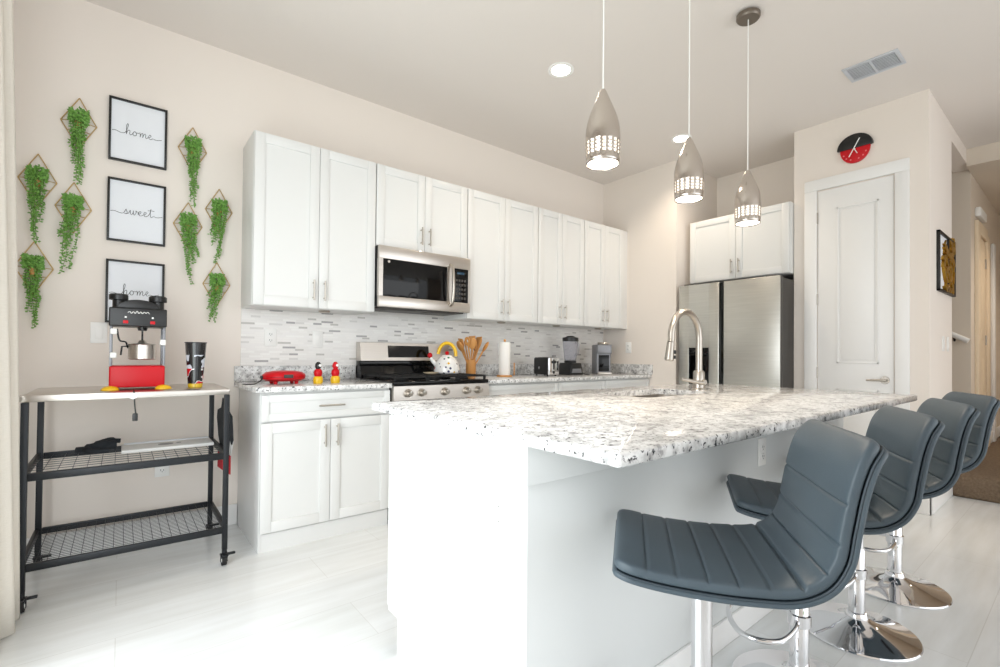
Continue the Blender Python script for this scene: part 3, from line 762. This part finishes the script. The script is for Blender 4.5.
# ------------------------------------------------------------------ framed prints
LET = {  # strokes in units: x-height = 1, baseline = 0
 'h': ([(0, .25), (.25, .9), (.42, 1.9), (.36, 2.25), (.22, 1.9), (.2, .9), (.2, 0), (.3, .6), (.5, .95), (.65, .8), (.62, .25), (.72, 0), (.95, .25)], .95),
 'o': ([(0, .25), (.2, .8), (.38, .9), (.15, .7), (.12, .2), (.32, 0), (.55, .3), (.5, .75), (.38, .9), (.55, .72), (.85, .75)], .85),
 'm': ([(0, .75), (.15, .9), (.2, .5), (.18, 0), (.28, .6), (.48, .92), (.55, .6), (.52, 0), (.64, .6), (.82, .92), (.92, .7), (.9, .2), (1.0, 0), (1.2, .25)], 1.2),
 'e': ([(0, .25), (.3, .45), (.42, .75), (.28, .95), (.12, .6), (.18, .12), (.38, 0), (.68, .25)], .68),
 's': ([(0, .1), (.25, .7), (.35, 1.0), (.4, .7), (.5, .35), (.36, .02), (.15, .05), (.45, .05), (.7, .25)], .7),
 'w': ([(0, .25), (.2, .9), (.22, .3), (.35, 0), (.55, .4), (.6, .9), (.6, .3), (.74, 0), (.95, .5), (.93, .95), (1.05, .75), (1.25, .7)], 1.2),
 't': ([(0, .25), (.25, .9), (.38, 1.8), (.3, .8), (.32, .15), (.45, 0), (.75, .25)], .75)}
def script(mb, word, width, x0, z0, y, r, u):
    tot = sum(LET[c_][1] for c_ in word); k = width/tot; x = x0; pts = [(x0-.056, y, z0+.006), (x0-.04, y, z0+.009), (x0-.016, y, z0+.002)]
    for c_ in word:
        for (a, b_) in LET[c_][0]: pts.append((x+a*k, y, z0+b_*u))
        if c_ == 't': mb.tube(catmull([(x-.002, y, z0+1.35*u), (x+.5*k, y, z0+1.45*u), (x+.85*k, y, z0+1.42*u)], 4), r, 5)
        x += LET[c_][1]*k
    pts += [(x+.016, y, z0+.003), (x+.042, y, z0+.010)]
    mb.tube(catmull(pts, 5), r, 5)
def framed(word, zc, label, yo=0):
    w, hh = .133, .178
    t = thing('framed_print', label, 'picture', (.061, YW, zc), 0, 'framed word prints on the wall')
    f = .011
    MB().box((-w, -.02, -hh), (-w+f, 0, hh), .0015).box((w-f, -.02, -hh), (w, 0, hh), .0015).box((-w+f, -.02, -hh), (w-f, 0, -hh+f), .0015).box((-w+f, -.02, hh-f), (w-f, 0, hh), .0015).build('frame', FRAMEB, t)
    pr_ = MB().box((-w+f, -.008, -hh+f), (w-f, -.001, hh-f)).build('print', MATBOARD, t)
    m = MB(); script(m, word, .128 if word != 'sweet' else .138, -.062, -.016, -.0085, .0013, .027); m.build('lettering', INK, pr_)
framed('home', 2.362, 'black framed white print reading home, topmost of the three')
framed('sweet', 1.905, 'black framed white print reading sweet, middle of the three')
framed('home', 1.443, 'black framed white print reading home, lowest, behind the popcorn machine')

# ------------------------------------------------------------------ hanging planters
def planter(x, ztop, zend, seed, label):
    t = thing('hanging_planter', label, 'plant', (x, YW, ztop-.14), 0, 'gold wire planters with trailing greenery')
    a, b_ = .073, .138
    c4 = [(0, -.010, b_), (a, -.010, 0), (0, -.010, -b_), (-a, -.010, 0)]
    m = MB()
    for i in range(4): m.tube([c4[i], c4[(i+1) % 4]], .0026, 6)
    m.tube([(-a*.62, -.010, -.045), (0, -.055, -.050), (a*.62, -.010, -.045)], .002, 6).tube([(-a, -.01, 0), (0, -.05, .0), (a, -.01, 0)], .002, 6)
    m.build('wire_frame', GOLD, t)
    MB().lathe([(0, -.04), (.014, -.04), (.018, -.008), (.016, -.005), (.0, -.008)], (0, -.036, 0), 16).build('pot', WOOD, t)
    rnd = random.Random(seed); m = MB(); end = zend-(ztop-.14)
    bm = m.bm
    def leaf(p, d, L_, W_):
        d = d.normalized(); s_ = d.cross(Vector((rnd.uniform(-1, 1), rnd.uniform(-1, 1), rnd.uniform(-1, 1)))).normalized(); n_ = d.cross(s_)
        mid = p+d*L_*.55
        vs_ = [bm.verts.new(q) for q in (p, mid+s_*W_, mid+n_*W_*.6, mid-s_*W_, mid-n_*W_*.6, p+d*L_)]
        for i in range(4):
            q, r = vs_[1+i], vs_[1+(i+1) % 4]; bm.faces.new((vs_[0], q, r)); bm.faces.new((vs_[5], r, q))
    for i in range(330):   # crown
        th, ph = rnd.uniform(0, 2*PI), rnd.uniform(-.6, 1.2); r = rnd.uniform(.6, 1)
        p = Vector((.033*r*math.cos(th), -.045+.030*r*math.sin(th), .015+.045*r*math.sin(ph)))
        p.y = min(p.y, -.012)
        leaf(p, Vector((p.x*1.2+rnd.uniform(-.02, .02), (p.y+.05), p.z*.4+rnd.uniform(-.02, .02)))+Vector((1e-4, 0, 0)), rnd.uniform(.014, .020), .0068)
    stems = []
    ns = 13
    tipx = rnd.uniform(-.03, .03)
    for k in range(ns):
        x0 = -.032+.064*k/(ns-1)+rnd.uniform(-.006, .006); y0 = -.035-.04*rnd.random()
        q = [.3, .42, .5, .38, .8, .6, 1., .93, .66, .84, .45, .4, .3][(k*5+seed) % ns]*rnd.uniform(.92, 1)
        if k in (0, ns-1): q = min(q, .45)
        zE = end*q; pts = []
        n_ = max(6, int(abs(zE)/.012))
        for j in range(n_+1):
            f = j/n_; pts.append(Vector((x0*(1-.35*f)+tipx*f*f+.004*math.sin(9*f+seed+k), min(-.010, y0*(1-.25*f)+.004*math.cos(7*f+k)), .02+(zE-.02)*f)))
        stems.append(pts)
        for j, p in enumerate(pts):
            for _ in range(3 if j % 2 else 2):
                th = rnd.uniform(0, 2*PI)
                d_ = Vector((math.cos(th), math.sin(th)*.8, rnd.uniform(-.9, .2))); pp = p.copy(); 
                if pp.y > -.016: d_.y = -abs(d_.y)
                leaf(pp, d_, rnd.uniform(.012, .017), .0062)
    fo = m.build('trailing_foliage', LEAF, t, 20)
    m = MB()
    for p in stems: m.tube(p[::3]+[p[-1]], .0009, 4)
    m.build('stems', STEM, t)
PL = [(-.195, 2.483, 1.985, 'top of the left cluster, beside the upper home print'), (-.350, 2.135, 1.650, 'on the far left by the curtain, upper one'),
      (-.210, 2.018, 1.513, 'left of the sweet print'), (-.357, 1.675, 1.183, 'on the far left by the curtain, lowest one'),
      (.322, 2.482, 1.982, 'right of the upper home print'), (.305, 2.016, 1.498, 'right of the sweet print'),
      (.466, 2.135, 1.630, 'next to the tall wall cabinet, upper one'), (.460, 1.669, 1.275, 'next to the tall wall cabinet, lowest one')]
for i, (x, zt, ze, lab) in enumerate(PL): planter(x, zt, ze, i*7+3, 'gold wire planter with trailing greenery '+lab)

# ------------------------------------------------------------------ cart and what stands on it
def cart():
    x0, x1, y0, y1 = -.309, .430, 2.862, 3.392
    t = thing('utility_cart', 'black metal rolling cart with steel top and mesh shelves', 'cart', (0, 0, 0))
    tp = MB().box((x0-.012, y0-.012, .885), (x1+.012, y1+.012, .9148), .004).build('top', STEEL, t)
    for x in (x0, x1):
        for y in (y0, y1):
            w = .012
            l = MB().box((x-w, y-w, .085), (x+w, y+w, .884), .002).build('leg', BLACKMT, t)
            s = 1
            c_ = MB().cyl((x, y, .06), (x, y, .085), .012, None, 12).box((x-.018, y-.014, .052), (x+.018, y+.022, .062), .002).box((x-.016, y-.002, .02), (x-.012, y+.02, .056)).box((x+.012, y-.002, .02), (x+.016, y+.02, .056)).box((x-.012, y-.045, .060), (x+.012, y-.01, .068), .002).box((x+.016, y-.006, .052), (x+.05, y+.014, .062), .003)
            co = c_.build('caster', BLACKMT, t)
            MB().cyl((x-.011, y+.012, .0305), (x+.011, y+.012, .0305), .030, None, 20).build('wheel', RUBBER, co)
            MB().cyl((x-.0135, y+.012, .0305), (x+.0135, y+.012, .0305), .016, None, 14).build('hub', WHITEPL, co)
    for z in (.57, .19):
        f = MB(); r = .014
        f.box((x0+.013, y0-r, z-.018), (x1-.013, y0+r*.2, z+.014), .002).box((x0+.013, y1-r*.2, z-.018), (x1-.013, y1+r, z+.014), .002)
        f.box((x0-r, y0+.013, z-.018), (x0+r*.2, y1-.013, z+.014), .002).box((x1-r*.2, y0+.013, z-.018), (x1+r, y1-.013, z+.014), .002)
        sh = f.build('shelf_frame', BLACKMT, t)
        g = MB(); nx, ny = (15, 9) if z > .4 else (22, 22)
        nx = 15 if z > .4 else 20
        for i in range(1, nx): 
            x = x0+(x1-x0)*i/nx; g.box((x-.001, y0, z+.001), (x+.001, y1, z+.003))
        for i in range(1, ny):
            y = y0+(y1-y0)*i/ny; g.box((x0, y-.001, z+.003), (x1, y+.001, z+.005))
        g.build('wire_mesh', BLACKMT, sh)
    MB().cyl((x0-.02, y0-.012, .90), (x0-.02, y0+.03, .90), .014, None, 14).build('handle_bracket', NICKEL, t)
    return t
cart()
def popcorn():
    t = thing('popcorn_machine', 'red and black countertop popcorn machine on the steel cart top', 'popcorn machine', (.066, 3.10, .915))
    w, D = .113, .10
    MB().box((-w+.004, -D, .012), (w-.004, D, .118), .008, 3).build('base', RED, t)
    for x in (-.085, .105-.02):
        MB().sphere((x*1.22, -D+.002, .0), .036, (1, .95, .62), 20, 12).build('foot', YELLOW, t)
    # cut feet bottoms flat by keeping only the upper half (done below)
    MB().box((-w, -D-.012, .312), (w, D, .402), .006, 3).build('canopy', BLACKPL, t)
    arc = [(-.085, .4025)]+[(.085*math.cos(math.radians(a)), .4025+.043*math.sin(math.radians(a))) for a in range(170, 5, -10)]+[(.085, .4025)]
    MB().prism(arc, 'y', -D+.01, D-.01, .004).build('domed_lid', BLACKPL, t)
    for x in (-.078, .078):
        MB().lathe([(0, .4025), (.024, .4025), (.024, .440), (.038, .443), (.038, .466), (.032, .472), (0, .473)], (x, -D+.06, 0), 24).build('vent_cap', BLACKPL, t)
    for x in (-w+.009, w-.009):
        for y in (-D+.008, D-.008): MB().box((x-.005, y-.005, .118), (x+.005, y+.005, .312), .001).build('post', GREY, t)
    MB().box((-w+.013, -D+.006, .12), (w-.013, -D+.009, .31)).build('front_window', CLEAR, t)
    kt = MB().lathe([(0, .148), (.052, .148), (.056, .152), (.056, .222), (.058, .224), (.056, .227), (.02, .232), (.012, .245), (0, .246)], (.018, -.01, 0), 28).build('kettle', STEEL, t)
    MB().cyl((.018, -.01, .246), (.018, -.01, .312), .004, None, 10).cyl((.018, -.01, .295), (.018, -.01, .312), .018, .022, 14).build('stirrer_rod', BLACKPL, kt)
    MB().tube(catmull([(-.038, -.01, .205), (-.048, -.02, .235), (-.072, -.03, .245), (-.082, -.03, .30)], 5), .004, 8).build('power_lead', BLACKPL, kt)
    MB().tube([(-.038, -.01, .215), (-.062, -.03, .213), (-.066, -.03, .17)], .004, 8).build('tilt_handle', BLACKPL, kt)
    for (x, z) in ((-.094, .285), (-.094, .17), (.098, .235)):
        MB().box((x-.013, -D-.014, z-.014), (x+.013, -D+.004, z+.014), .006, 3).build('latch', WHITEPL, t)
    for x in (-.05, .055):
        MB().box((x-.010, -D-.017, .325), (x+.010, -D-.011, .340), .002).build('rocker_switch', RED, t)
        MB().box((x-.004, -D-.0135, .352), (x+.004, -D-.0118, .360), .001).build('indicator', WHITEPL, t)
    # illegible white script wave across the canopy
    m = MB(); m.tube(catmull([(-.042+.007*k, -D-.0128, .378+(.006 if k % 2 else -.003)+(.003 if k % 5 == 0 else 0)) for k in range(13)], 4), .0015, 5)
    m.build('white_script', WHITEPL, t)
popcorn()
# flat-bottomed feet: drop the lower half of every popcorn-machine foot
for o in [o for o in bpy.data.objects if o.name.startswith('foot') and o.parent and o.parent.name == 'popcorn_machine']:
    bm = bmesh.new(); bm.from_mesh(o.data)
    bmesh.ops.bisect_plane(bm, geom=bm.verts[:]+bm.edges[:]+bm.faces[:], plane_co=(0, 0, .0005), plane_no=(0, 0, 1), clear_inner=True)
    bmesh.ops.holes_fill(bm, edges=[e for e in bm.edges if e.is_boundary]); bm.to_mesh(o.data); bm.free()
tm = thing('tumbler', 'tall black patterned drinking tumbler standing on the cart top', 'cup', (.31, 3.05, .915))
MB().lathe([(0, 0), (.030, 0), (.033, .003), (.049, .238), (.047, .238), (.031, .006), (0, .006)], n=32).build('cup_body', PATCH, tm)
MB().lathe([(.0475, .236), (.051, .236), (.051, .241), (.047, .241)], n=32, cap=False).build('rim', BLACKPL, tm)
# power cord from the machine, hanging over the front of the cart top
cd = thing('power_cord', 'short black power cord hanging over the front edge of the cart top', 'cord', (.05, 2.848, .915))
MB().tube(catmull([(.0, .15, .004), (.0, .06, .004), (.0, .004, .004), (.002, -.007, -.012), (.004, -.006, -.06), (.008, -.005, -.10)], 6), .003, 8).build('wire', BLACKPL, cd)
MB().box((-.004, -.013, -.135), (.016, .003, -.10), .003).build('plug', BLACKPL, cd)
MB().prism([(-.028, -.004), (.024, -.004), (.014, -.022), (-.002, -.034), (-.016, -.026)], 'y', -.0165, -.0135).build('tag', WHITEPL, cd)
# flat white box and black mitt on the middle shelf
bx = thing('flat_box', 'flat white cardboard box lying on the middle mesh shelf of the cart', 'box', (.22, 3.28, .578))
MB().box((-.21, -.12, 0), (.195, .10, .017), .003).build('box_body', CLOTHW, bx)
MB().box((-.20, .06, .0172), (.19, .1, .0225), .001).build('lid_flap', MATBOARD, bx)
MB().cyl((-.02, -.02, .0171), (-.02, -.02, .0178), .035, None, 20).cyl((.04, -.01, .0171), (.04, -.01, .0178), .012, None, 14).build('printed_mark', GREY, bx)
gl = MB()
rs = []
for P_, rr_ in (([(-.10, .02, .016), (-.05, .0, .02), (.0, -.005, .03), (.05, .01, .028)], [.014, .024, .03, .022]), ([(-.02, .0, .03), (.02, .04, .045), (.07, .05, .04)], [.02, .018, .012]), ([(-.06, .0, .018), (-.04, -.05, .012), (.03, -.06, .012)], [.018, .014, .011])):
    gl.tube(catmull(P_, 5), [rr_[min(len(rr_)-1, int(i*len(rr_)/(5*(len(P_)-1)+1)))] for i in range(5*(len(P_)-1)+1)], 10)
g = gl.build('oven_mitt', CLOTHB, None, loc=(-.065, 3.23, .590)); tag(g, 'crumpled black cloth mitt lying on the middle mesh shelf of the cart', 'mitt')
# apron hanging from the right end of the cart
ap = thing('apron', 'black apron with white sides and red hem hanging on the right end of the cart', 'apron', (.458, 3.14, .872), math.radians(4))
def cloth(prof, th=.006, x=0.):
    # outline in (y, z) swept thin along x with a gentle fold
    m = MB(); m.prism([(y*1.4, z*.97) for y, z in prof], 'x', x, x+th, .002)
    return m
MB().tube([(-.006, 0, .0), (.008, 0, -.01), (.010, 0, -.03)], .003, 8).build('hook_loop', BLACKPL, ap)
cloth([(-.03, -.03), (.03, -.03), (.05, -.09), (.11, -.11), (.12, -.16), (.09, -.26), (.05, -.33), (.02, -.37), (-.03, -.37), (-.07, -.32), (-.09, -.25), (-.12, -.28), (-.14, -.25), (-.12, -.12), (-.06, -.09)]).build('black_front', CLOTHB, ap)
cloth([(-.02, -.26), (-.10, -.20), (-.125, -.26), (-.09, -.36), (.08, -.36), (.13, -.25), (.10, -.20)], .004, .007).build('white_lining', CLOTHW, ap)
cloth([(-.10, -.345), (-.015, -.345), (-.015, -.44), (-.10, -.45)], .006, .001).build('red_hem', CLOTHR, ap)
cloth([(.02, -.36), (.10, -.36), (.10, -.455), (.02, -.455)], .006, .001).build('red_hem', CLOTHR, ap)
cloth([(-.02, -.0), (.02, -.0), (.02, -.035), (-.02, -.035)], .004, .008).build('red_tab', CLOTHR, ap)

# ------------------------------------------------------------------ curtain
def curtain():
    t = thing('curtain', 'cream linen floor-length curtain gathered at the left edge', 'curtain', (-.387, 2.70, 0))
    N = 90; H0, H1 = .012, 2.86; rows = 14; m = MB(); rs = []
    for j in range(rows+1):
        f = j/rows; z = H0+(H1-H0)*f; row = []
        for i in range(N+1):
            u = i/N; y = -.52+.60*u*(1-.10*f)
            amp = .030*(1-.35*f); x = amp*math.sin(2*PI*u*4.0+.5*math.sin(2.2*f)) + .004*math.sin(2*PI*u*9+2) + .070*(1-f) + .12*(u-.9)
            row.append(Vector((x, y, z)))
        rs.append(row)
    m.rings(rs, closed=False, cap=False)
    o = m.build('fabric', CURT, t, 80)
    md = o.modifiers.new('thickness', 'SOLIDIFY'); md.thickness = .006
    r = tag(MB().cyl((-.40, -1.2, 2.90), (-.40, 3.0, 2.90), .012, None, 14).sphere((-.40, 3.02, 2.90), .025).build('curtain_rod', BLACKMT), 'black curtain rod holding the cream curtain', 'curtain rod')
    for y in (-1.0, 2.95): MB().cyl((-.58, y, 2.90), (-.40, y, 2.90), .008, None, 10).build('rod_bracket', BLACKMT, r)
curtain()

# ------------------------------------------------------------------ things on the worktop
def waffle():
    t = thing('waffle_maker', 'red waffle maker on the countertop left of the range', 'waffle maker', (.78, 3.17, CT)); t.scale = (1.18, 1, .95)
    MB().lathe([(0, .018), (.085, .018), (.103, .032), (.104, .044), (0, .044)], n=36).build('lower_shell', RED, t)
    MB().lathe([(0, .0455), (.105, .0455), (.103, .058), (.088, .074), (.055, .083), (0, .086)], n=36).build('lid', RED, t)
    MB().lathe([(0, .0438), (.098, .0438), (.098, .0458), (0, .0458)], n=36).build('gasket', BLACKPL, t)
    for a in (45, 135, 225, 315):
        x, y = .07*math.cos(math.radians(a)), .07*math.sin(math.radians(a)); MB().cyl((x, y, 0), (x, y, .022), .009, .011, 10).build('foot', RED, t)
    MB().box((-.022, -.112, .040), (.022, -.098, .062), .004).build('latch', DARKSIDE, t)
    MB().tube(catmull([(-.10, 0, .04), (-.115, -.01, .02), (-.14, -.02, .004), (-.17, -.03, .003), (-.19, .0, .003)], 5), .0032, 8).box((-.112, -.016, .034), (-.096, .016, .054), .004).build('power_cord', BLACKPL, t)
waffle()
def shaker_(x, y, label, cap):
    t = thing('salt_shaker', label, 'shaker', (x, y, CT), 0, 'small red and yellow shakers by the range')
    MB().lathe([(0, 0), (.026, 0), (.029, .012), (.028, .036), (.022, .044), (0, .045)], n=24).build('base', YELLOW, t)
    MB().lathe([(0, .0445), (.020, .0445), (.025, .06), (.024, .078), (.015, .09), (0, .091)], n=24).build('body', RED, t)
    MB().lathe([(0, .0905), (.013, .0905), (.019, .104), (.017, .122), (.008, .134), (0, .136)], n=24).build('cap', cap, t)
    MB().sphere((.006, -.015, .112), .010, (1, .6, 1), 12, 8).build('white_band', WHITEPL, t)
shaker_(.955, 3.08, 'red shaker with yellow base and black cap, left of the pair by the range', BLACKPL)
shaker_(1.062, 3.08, 'red shaker with yellow base and red cap, right of the pair by the range', RED)
def kettle():
    t = thing('tea_kettle', 'white polka dot kettle with yellow handle on the right of the cooktop', 'kettle', (1.975, 3.22, .9542))
    MB().lathe([(0, 0), (.086, 0), (.094, .008), (.094, .03), (.084, .072), (.062, .106), (.048, .118), (.0, .120)], n=40).build('body', DOTS, t)
    MB().lathe([(0, .1195), (.042, .1195), (.036, .13), (0, .133)], n=28).build('lid', DOTS, t)
    MB().lathe([(0, .132), (.01, .133), (.016, .147), (.010, .158), (0, .16)], n=16).build('knob', RED, t)
    arc = [(.064*math.cos(math.radians(a)), 0, .13+.088*math.sin(math.radians(a))) for a in range(-5, 186, 12)]
    MB().tube(arc, .0125, 12).build('handle', YELLOW, t)
    MB().tube([(-.075, 0, .06), (-.10, 0, .085), (-.118, 0, .112)], [.017, .014, .011], 14).build('spout', DOTS, t)
    MB().sphere((-.122, 0, .128), .018, (1, .8, 1.1), 14, 10).build('whistle', RED, t)
    t.rotation_euler = (0, 0, math.radians(-25)); t.scale = (1.08, 1.08, 1.08)
kettle()
sp = thing('spoon_rest', 'cream oval spoon rest on the cooktop left of the kettle', 'spoon rest', (1.79, 3.14, .9542))
MB().lathe([(0, 0), (.032, 0), (.046, .010), (.048, .014), (.045, .014), (.03, .005), (0, .004)], n=28, mtx=Matrix.Diagonal((1.3, .8, 1))).build('dish', mat('cream_ceramic', '#d9c7a8', .3, bump=(40, .01)), sp)
def utensils():
    cx, cy = 2.235, 3.27
    t = thing('utensil_crock', 'light wooden utensil crock on the counter right of the range', 'utensil holder', (cx, cy, CT))
    MB().lathe([(0, 0), (.038, 0), (.041, .004), (.041, .145), (.037, .145), (.036, .012), (0, .012)], n=32).build('crock', WOOD, t)
    rnd = random.Random(3)
    kinds = ['wooden_spoon', 'wooden_spatula', 'slotted_spoon', 'wooden_fork', 'wooden_spoon', 'wooden_spatula', 'slotted_spoon', 'wooden_spoon', 'wooden_spatula', 'wooden_spoon']
    labs = ['wooden spoon leaning furthest left in the utensil crock', 'flat wooden spatula just right of the leftmost spoon in the crock', 'wooden slotted spoon left of the middle of the utensil crock',
            'wooden fork standing near the middle of the utensil crock', 'upright wooden spoon in the middle of the utensil crock', 'flat wooden spatula right of the middle of the utensil crock', 'wooden slotted spoon leaning right in the utensil crock',
            'wooden spoon leaning right behind the slotted spoon in the crock', 'flat wooden spatula leaning far right in the utensil crock', 'wooden spoon leaning furthest right in the utensil crock']
    for i, k in enumerate(kinds):
        a = math.radians(-155+i*50); fx = (i-4.5)/4.5
        bx_, by_ = -.018*fx, .012*math.sin(i*2.1)
        tx_, ty_ = .095*fx, .03*math.sin(i*2.6)-.01; Ht = .30+.02*((i*37) % 3-1)
        o = thing(k, labs[i], 'utensil', (cx+bx_, cy+by_, CT+.014), 0, 'wooden utensils in the crock')
        p0 = Vector((0, 0, 0)); p1 = Vector((tx_-bx_, ty_-by_, Ht-.075)); d_ = (p1-p0).normalized()
        MB().tube([p0, (p0+p1)/2, p1], [.006, .0055, .007], 10).build('shaft', WOOD, o)
        q = d_.to_track_quat('Z', 'Y').to_matrix().to_4x4(); q.translation = p1
        m = MB()
        if 'spoon' in k:
            if 'slotted' in k:
                P = [(.026*math.cos(t_), .036+.038*math.sin(t_)) for t_ in [2*PI*j/20 for j in range(20)]]
                outer = [Vector((x, 0, z)) for x, z in P]; inner = [Vector((.009*math.cos(2*PI*j/20), 0, .040+.014*math.sin(2*PI*j/20))) for j in range(20)]
                V0 = [v_+Vector((0, -.004, 0)) for v_ in outer]; V1 = [v_+Vector((0, -.004, 0)) for v_ in inner]; V2 = [v_+Vector((0, .004, 0)) for v_ in inner]; V3 = [v_+Vector((0, .004, 0)) for v_ in outer]
                m.rings([V0, V1, V2, V3], loop=True, cap=False)
            else: m.sphere((0, 0, .040), .046, (.78, .28, 1.05), 18, 12)
        elif 'spatula' in k: m.prism([(-.009, -.004), (-.026, .03), (-.028, .085), (.028, .08), (.026, .03), (.009, -.004)], 'y', -.0035, .0035, .0015)
        else:
            m.prism([(-.008, -.004), (-.024, .028), (-.026, .08), (-.014, .08), (-.013, .04), (-.006, .04), (-.006, .08), (.006, .08), (.006, .04), (.013, .04), (.014, .08), (.026, .08), (.024, .028), (.008, -.004)], 'y', -.0035, .0035)
        m.bm.transform(q); m.build('head', WOOD, o)
utensils()
pt = thing('paper_towel_holder', 'white paper towel roll on a wooden stand beside the toaster', 'paper towels', (2.55, 3.22, CT))
MB().lathe([(0, 0), (.066, 0), (.068, .004), (.064, .014), (0, .014)], n=32).build('base', WOOD, pt)
MB().lathe([(.018, .0145), (.047, .0145), (.049, .02), (.049, .290), (.047, .296), (.018, .296), (.018, .0145)], n=36, cap=False).build('paper_roll', PAPER, pt)
MB().cyl((0, 0, .014), (0, 0, .31), .008, None, 12).sphere((0, 0, .312), .011).build('rod', WOOD, pt)
MB().cyl((.07, -.045, .012), (.07, -.045, .12), .005, None, 10).build('side_arm', WOOD, pt)
ts = thing('toaster', 'black and chrome two-slot toaster between the paper towels and blender', 'toaster', (3.01, 3.19, CT), math.radians(-92)); ts.scale = (.74, .8, 1)
MB().box((-.135, -.085, .012), (.135, .085, .168), .02, 4).build('body', BLACKPL, ts)
MB().box((.1355-.002, -.08, .014), (.142, .08, .166), .003).build('end_panel', CHROME, ts)
for y in (-.03, .03): MB().box((-.10, y-.012, .1675), (.10, y+.012, .1695), .001).build('slot', IRON, ts)
MB().box((.1425, -.012, .06), (.1435, .012, .15), .0003).build('lever_track', BLACKPL, ts)
MB().box((.1435, -.026, .115), (.165, .026, .14), .006, 3).build('lever', BLACKPL, ts)
MB().cyl((.1415, .0, .035), (.152, .0, .035), .014, .012, 16).build('dial', BLACKPL, ts)
for x in (-.1, .1):
    for y in (-.06, .06): MB().cyl((x, y, 0), (x, y, .014), .010, None, 10).build('foot', RUBBER, ts)
MB().box((-.03, -.0862, .06), (-.02, -.0845, .085), .001).build('badge', CHROME, ts)
bl = thing('blender', 'black blender with clear jug between the toaster and coffee maker', 'blender', (3.40, 3.26, CT))
MB().prism([(-.095, .0), (.095, .0), (.088, .05), (.066, .115), (-.066, .115), (-.088, .05)], 'y', -.085, .085, .008).build('motor_base', BLACKPL, bl)
MB().prism([(-.07, .02), (.07, .02), (.055, .06), (-.055, .06)], 'y', -.092, -.084, .002).build('control_panel', GREY, bl)
MB().lathe([(.056, .135), (.060, .16), (.077, .33), (.074, .33), (.057, .165), (.05, .14), (.0, .138)], n=28, cap=False).build('jug', SMOKE, bl)
MB().lathe([(0, .1155), (.058, .1155), (.06, .135), (.04, .142), (0, .142)], n=24).build('jug_collar', BLACKPL, bl)
MB().lathe([(0, .325), (.078, .325), (.079, .36), (.05, .366), (.03, .378), (0, .378)], n=28).build('lid', BLACKPL, bl)
MB().tube(catmull([(.068, 0, .31), (.115, 0, .30), (.11, 0, .21), (.062, 0, .18)], 5), .009, 10).build('jug_handle', SMOKE, bl)
MB().tube(catmull([(.10, -.03, .03), (.15, -.06, .004), (.13, -.09, .004), (.17, -.10, .004)], 5), .004, 8).build('power_cord', BLACKPL, bl)
cf = thing('coffee_maker', 'slim silver and black single-serve coffee maker near the back corner', 'coffee maker', (3.80, 3.20, CT), math.radians(-30))
MB().box((-.075, -.06, 0), (.075, .10, .30), .012, 3).build('body', GREY, cf)
MB().box((-.075, -.085, .205), (.075, -.0605, .30), .010, 3).build('brew_head', GREY, cf)
MB().lathe([(0, .3005), (.055, .3005), (.06, .308), (.05, .322), (0, .325)], (0, -.03, 0), 28).build('lid', STEEL, cf)
MB().box((-.055, -.0625, .03), (.055, -.0595, .194), .001).build('brew_bay', BLACKGL, cf)
MB().box((-.07, -.105, 0), (.07, -.0605, .022), .006).build('drip_tray', STEEL, cf)
MB().box((-.05, .1005, .01), (.05, .13, .25), .008, 3).build('water_tank', SMOKE, cf)

# ------------------------------------------------------------------ garden outside the sliding door (seen in reflections)
gr = MB().box((-12, -8, -.12), (-.72, 8, -.06)).build('ground_lawn', LAWN); gr['kind'] = 'structure'
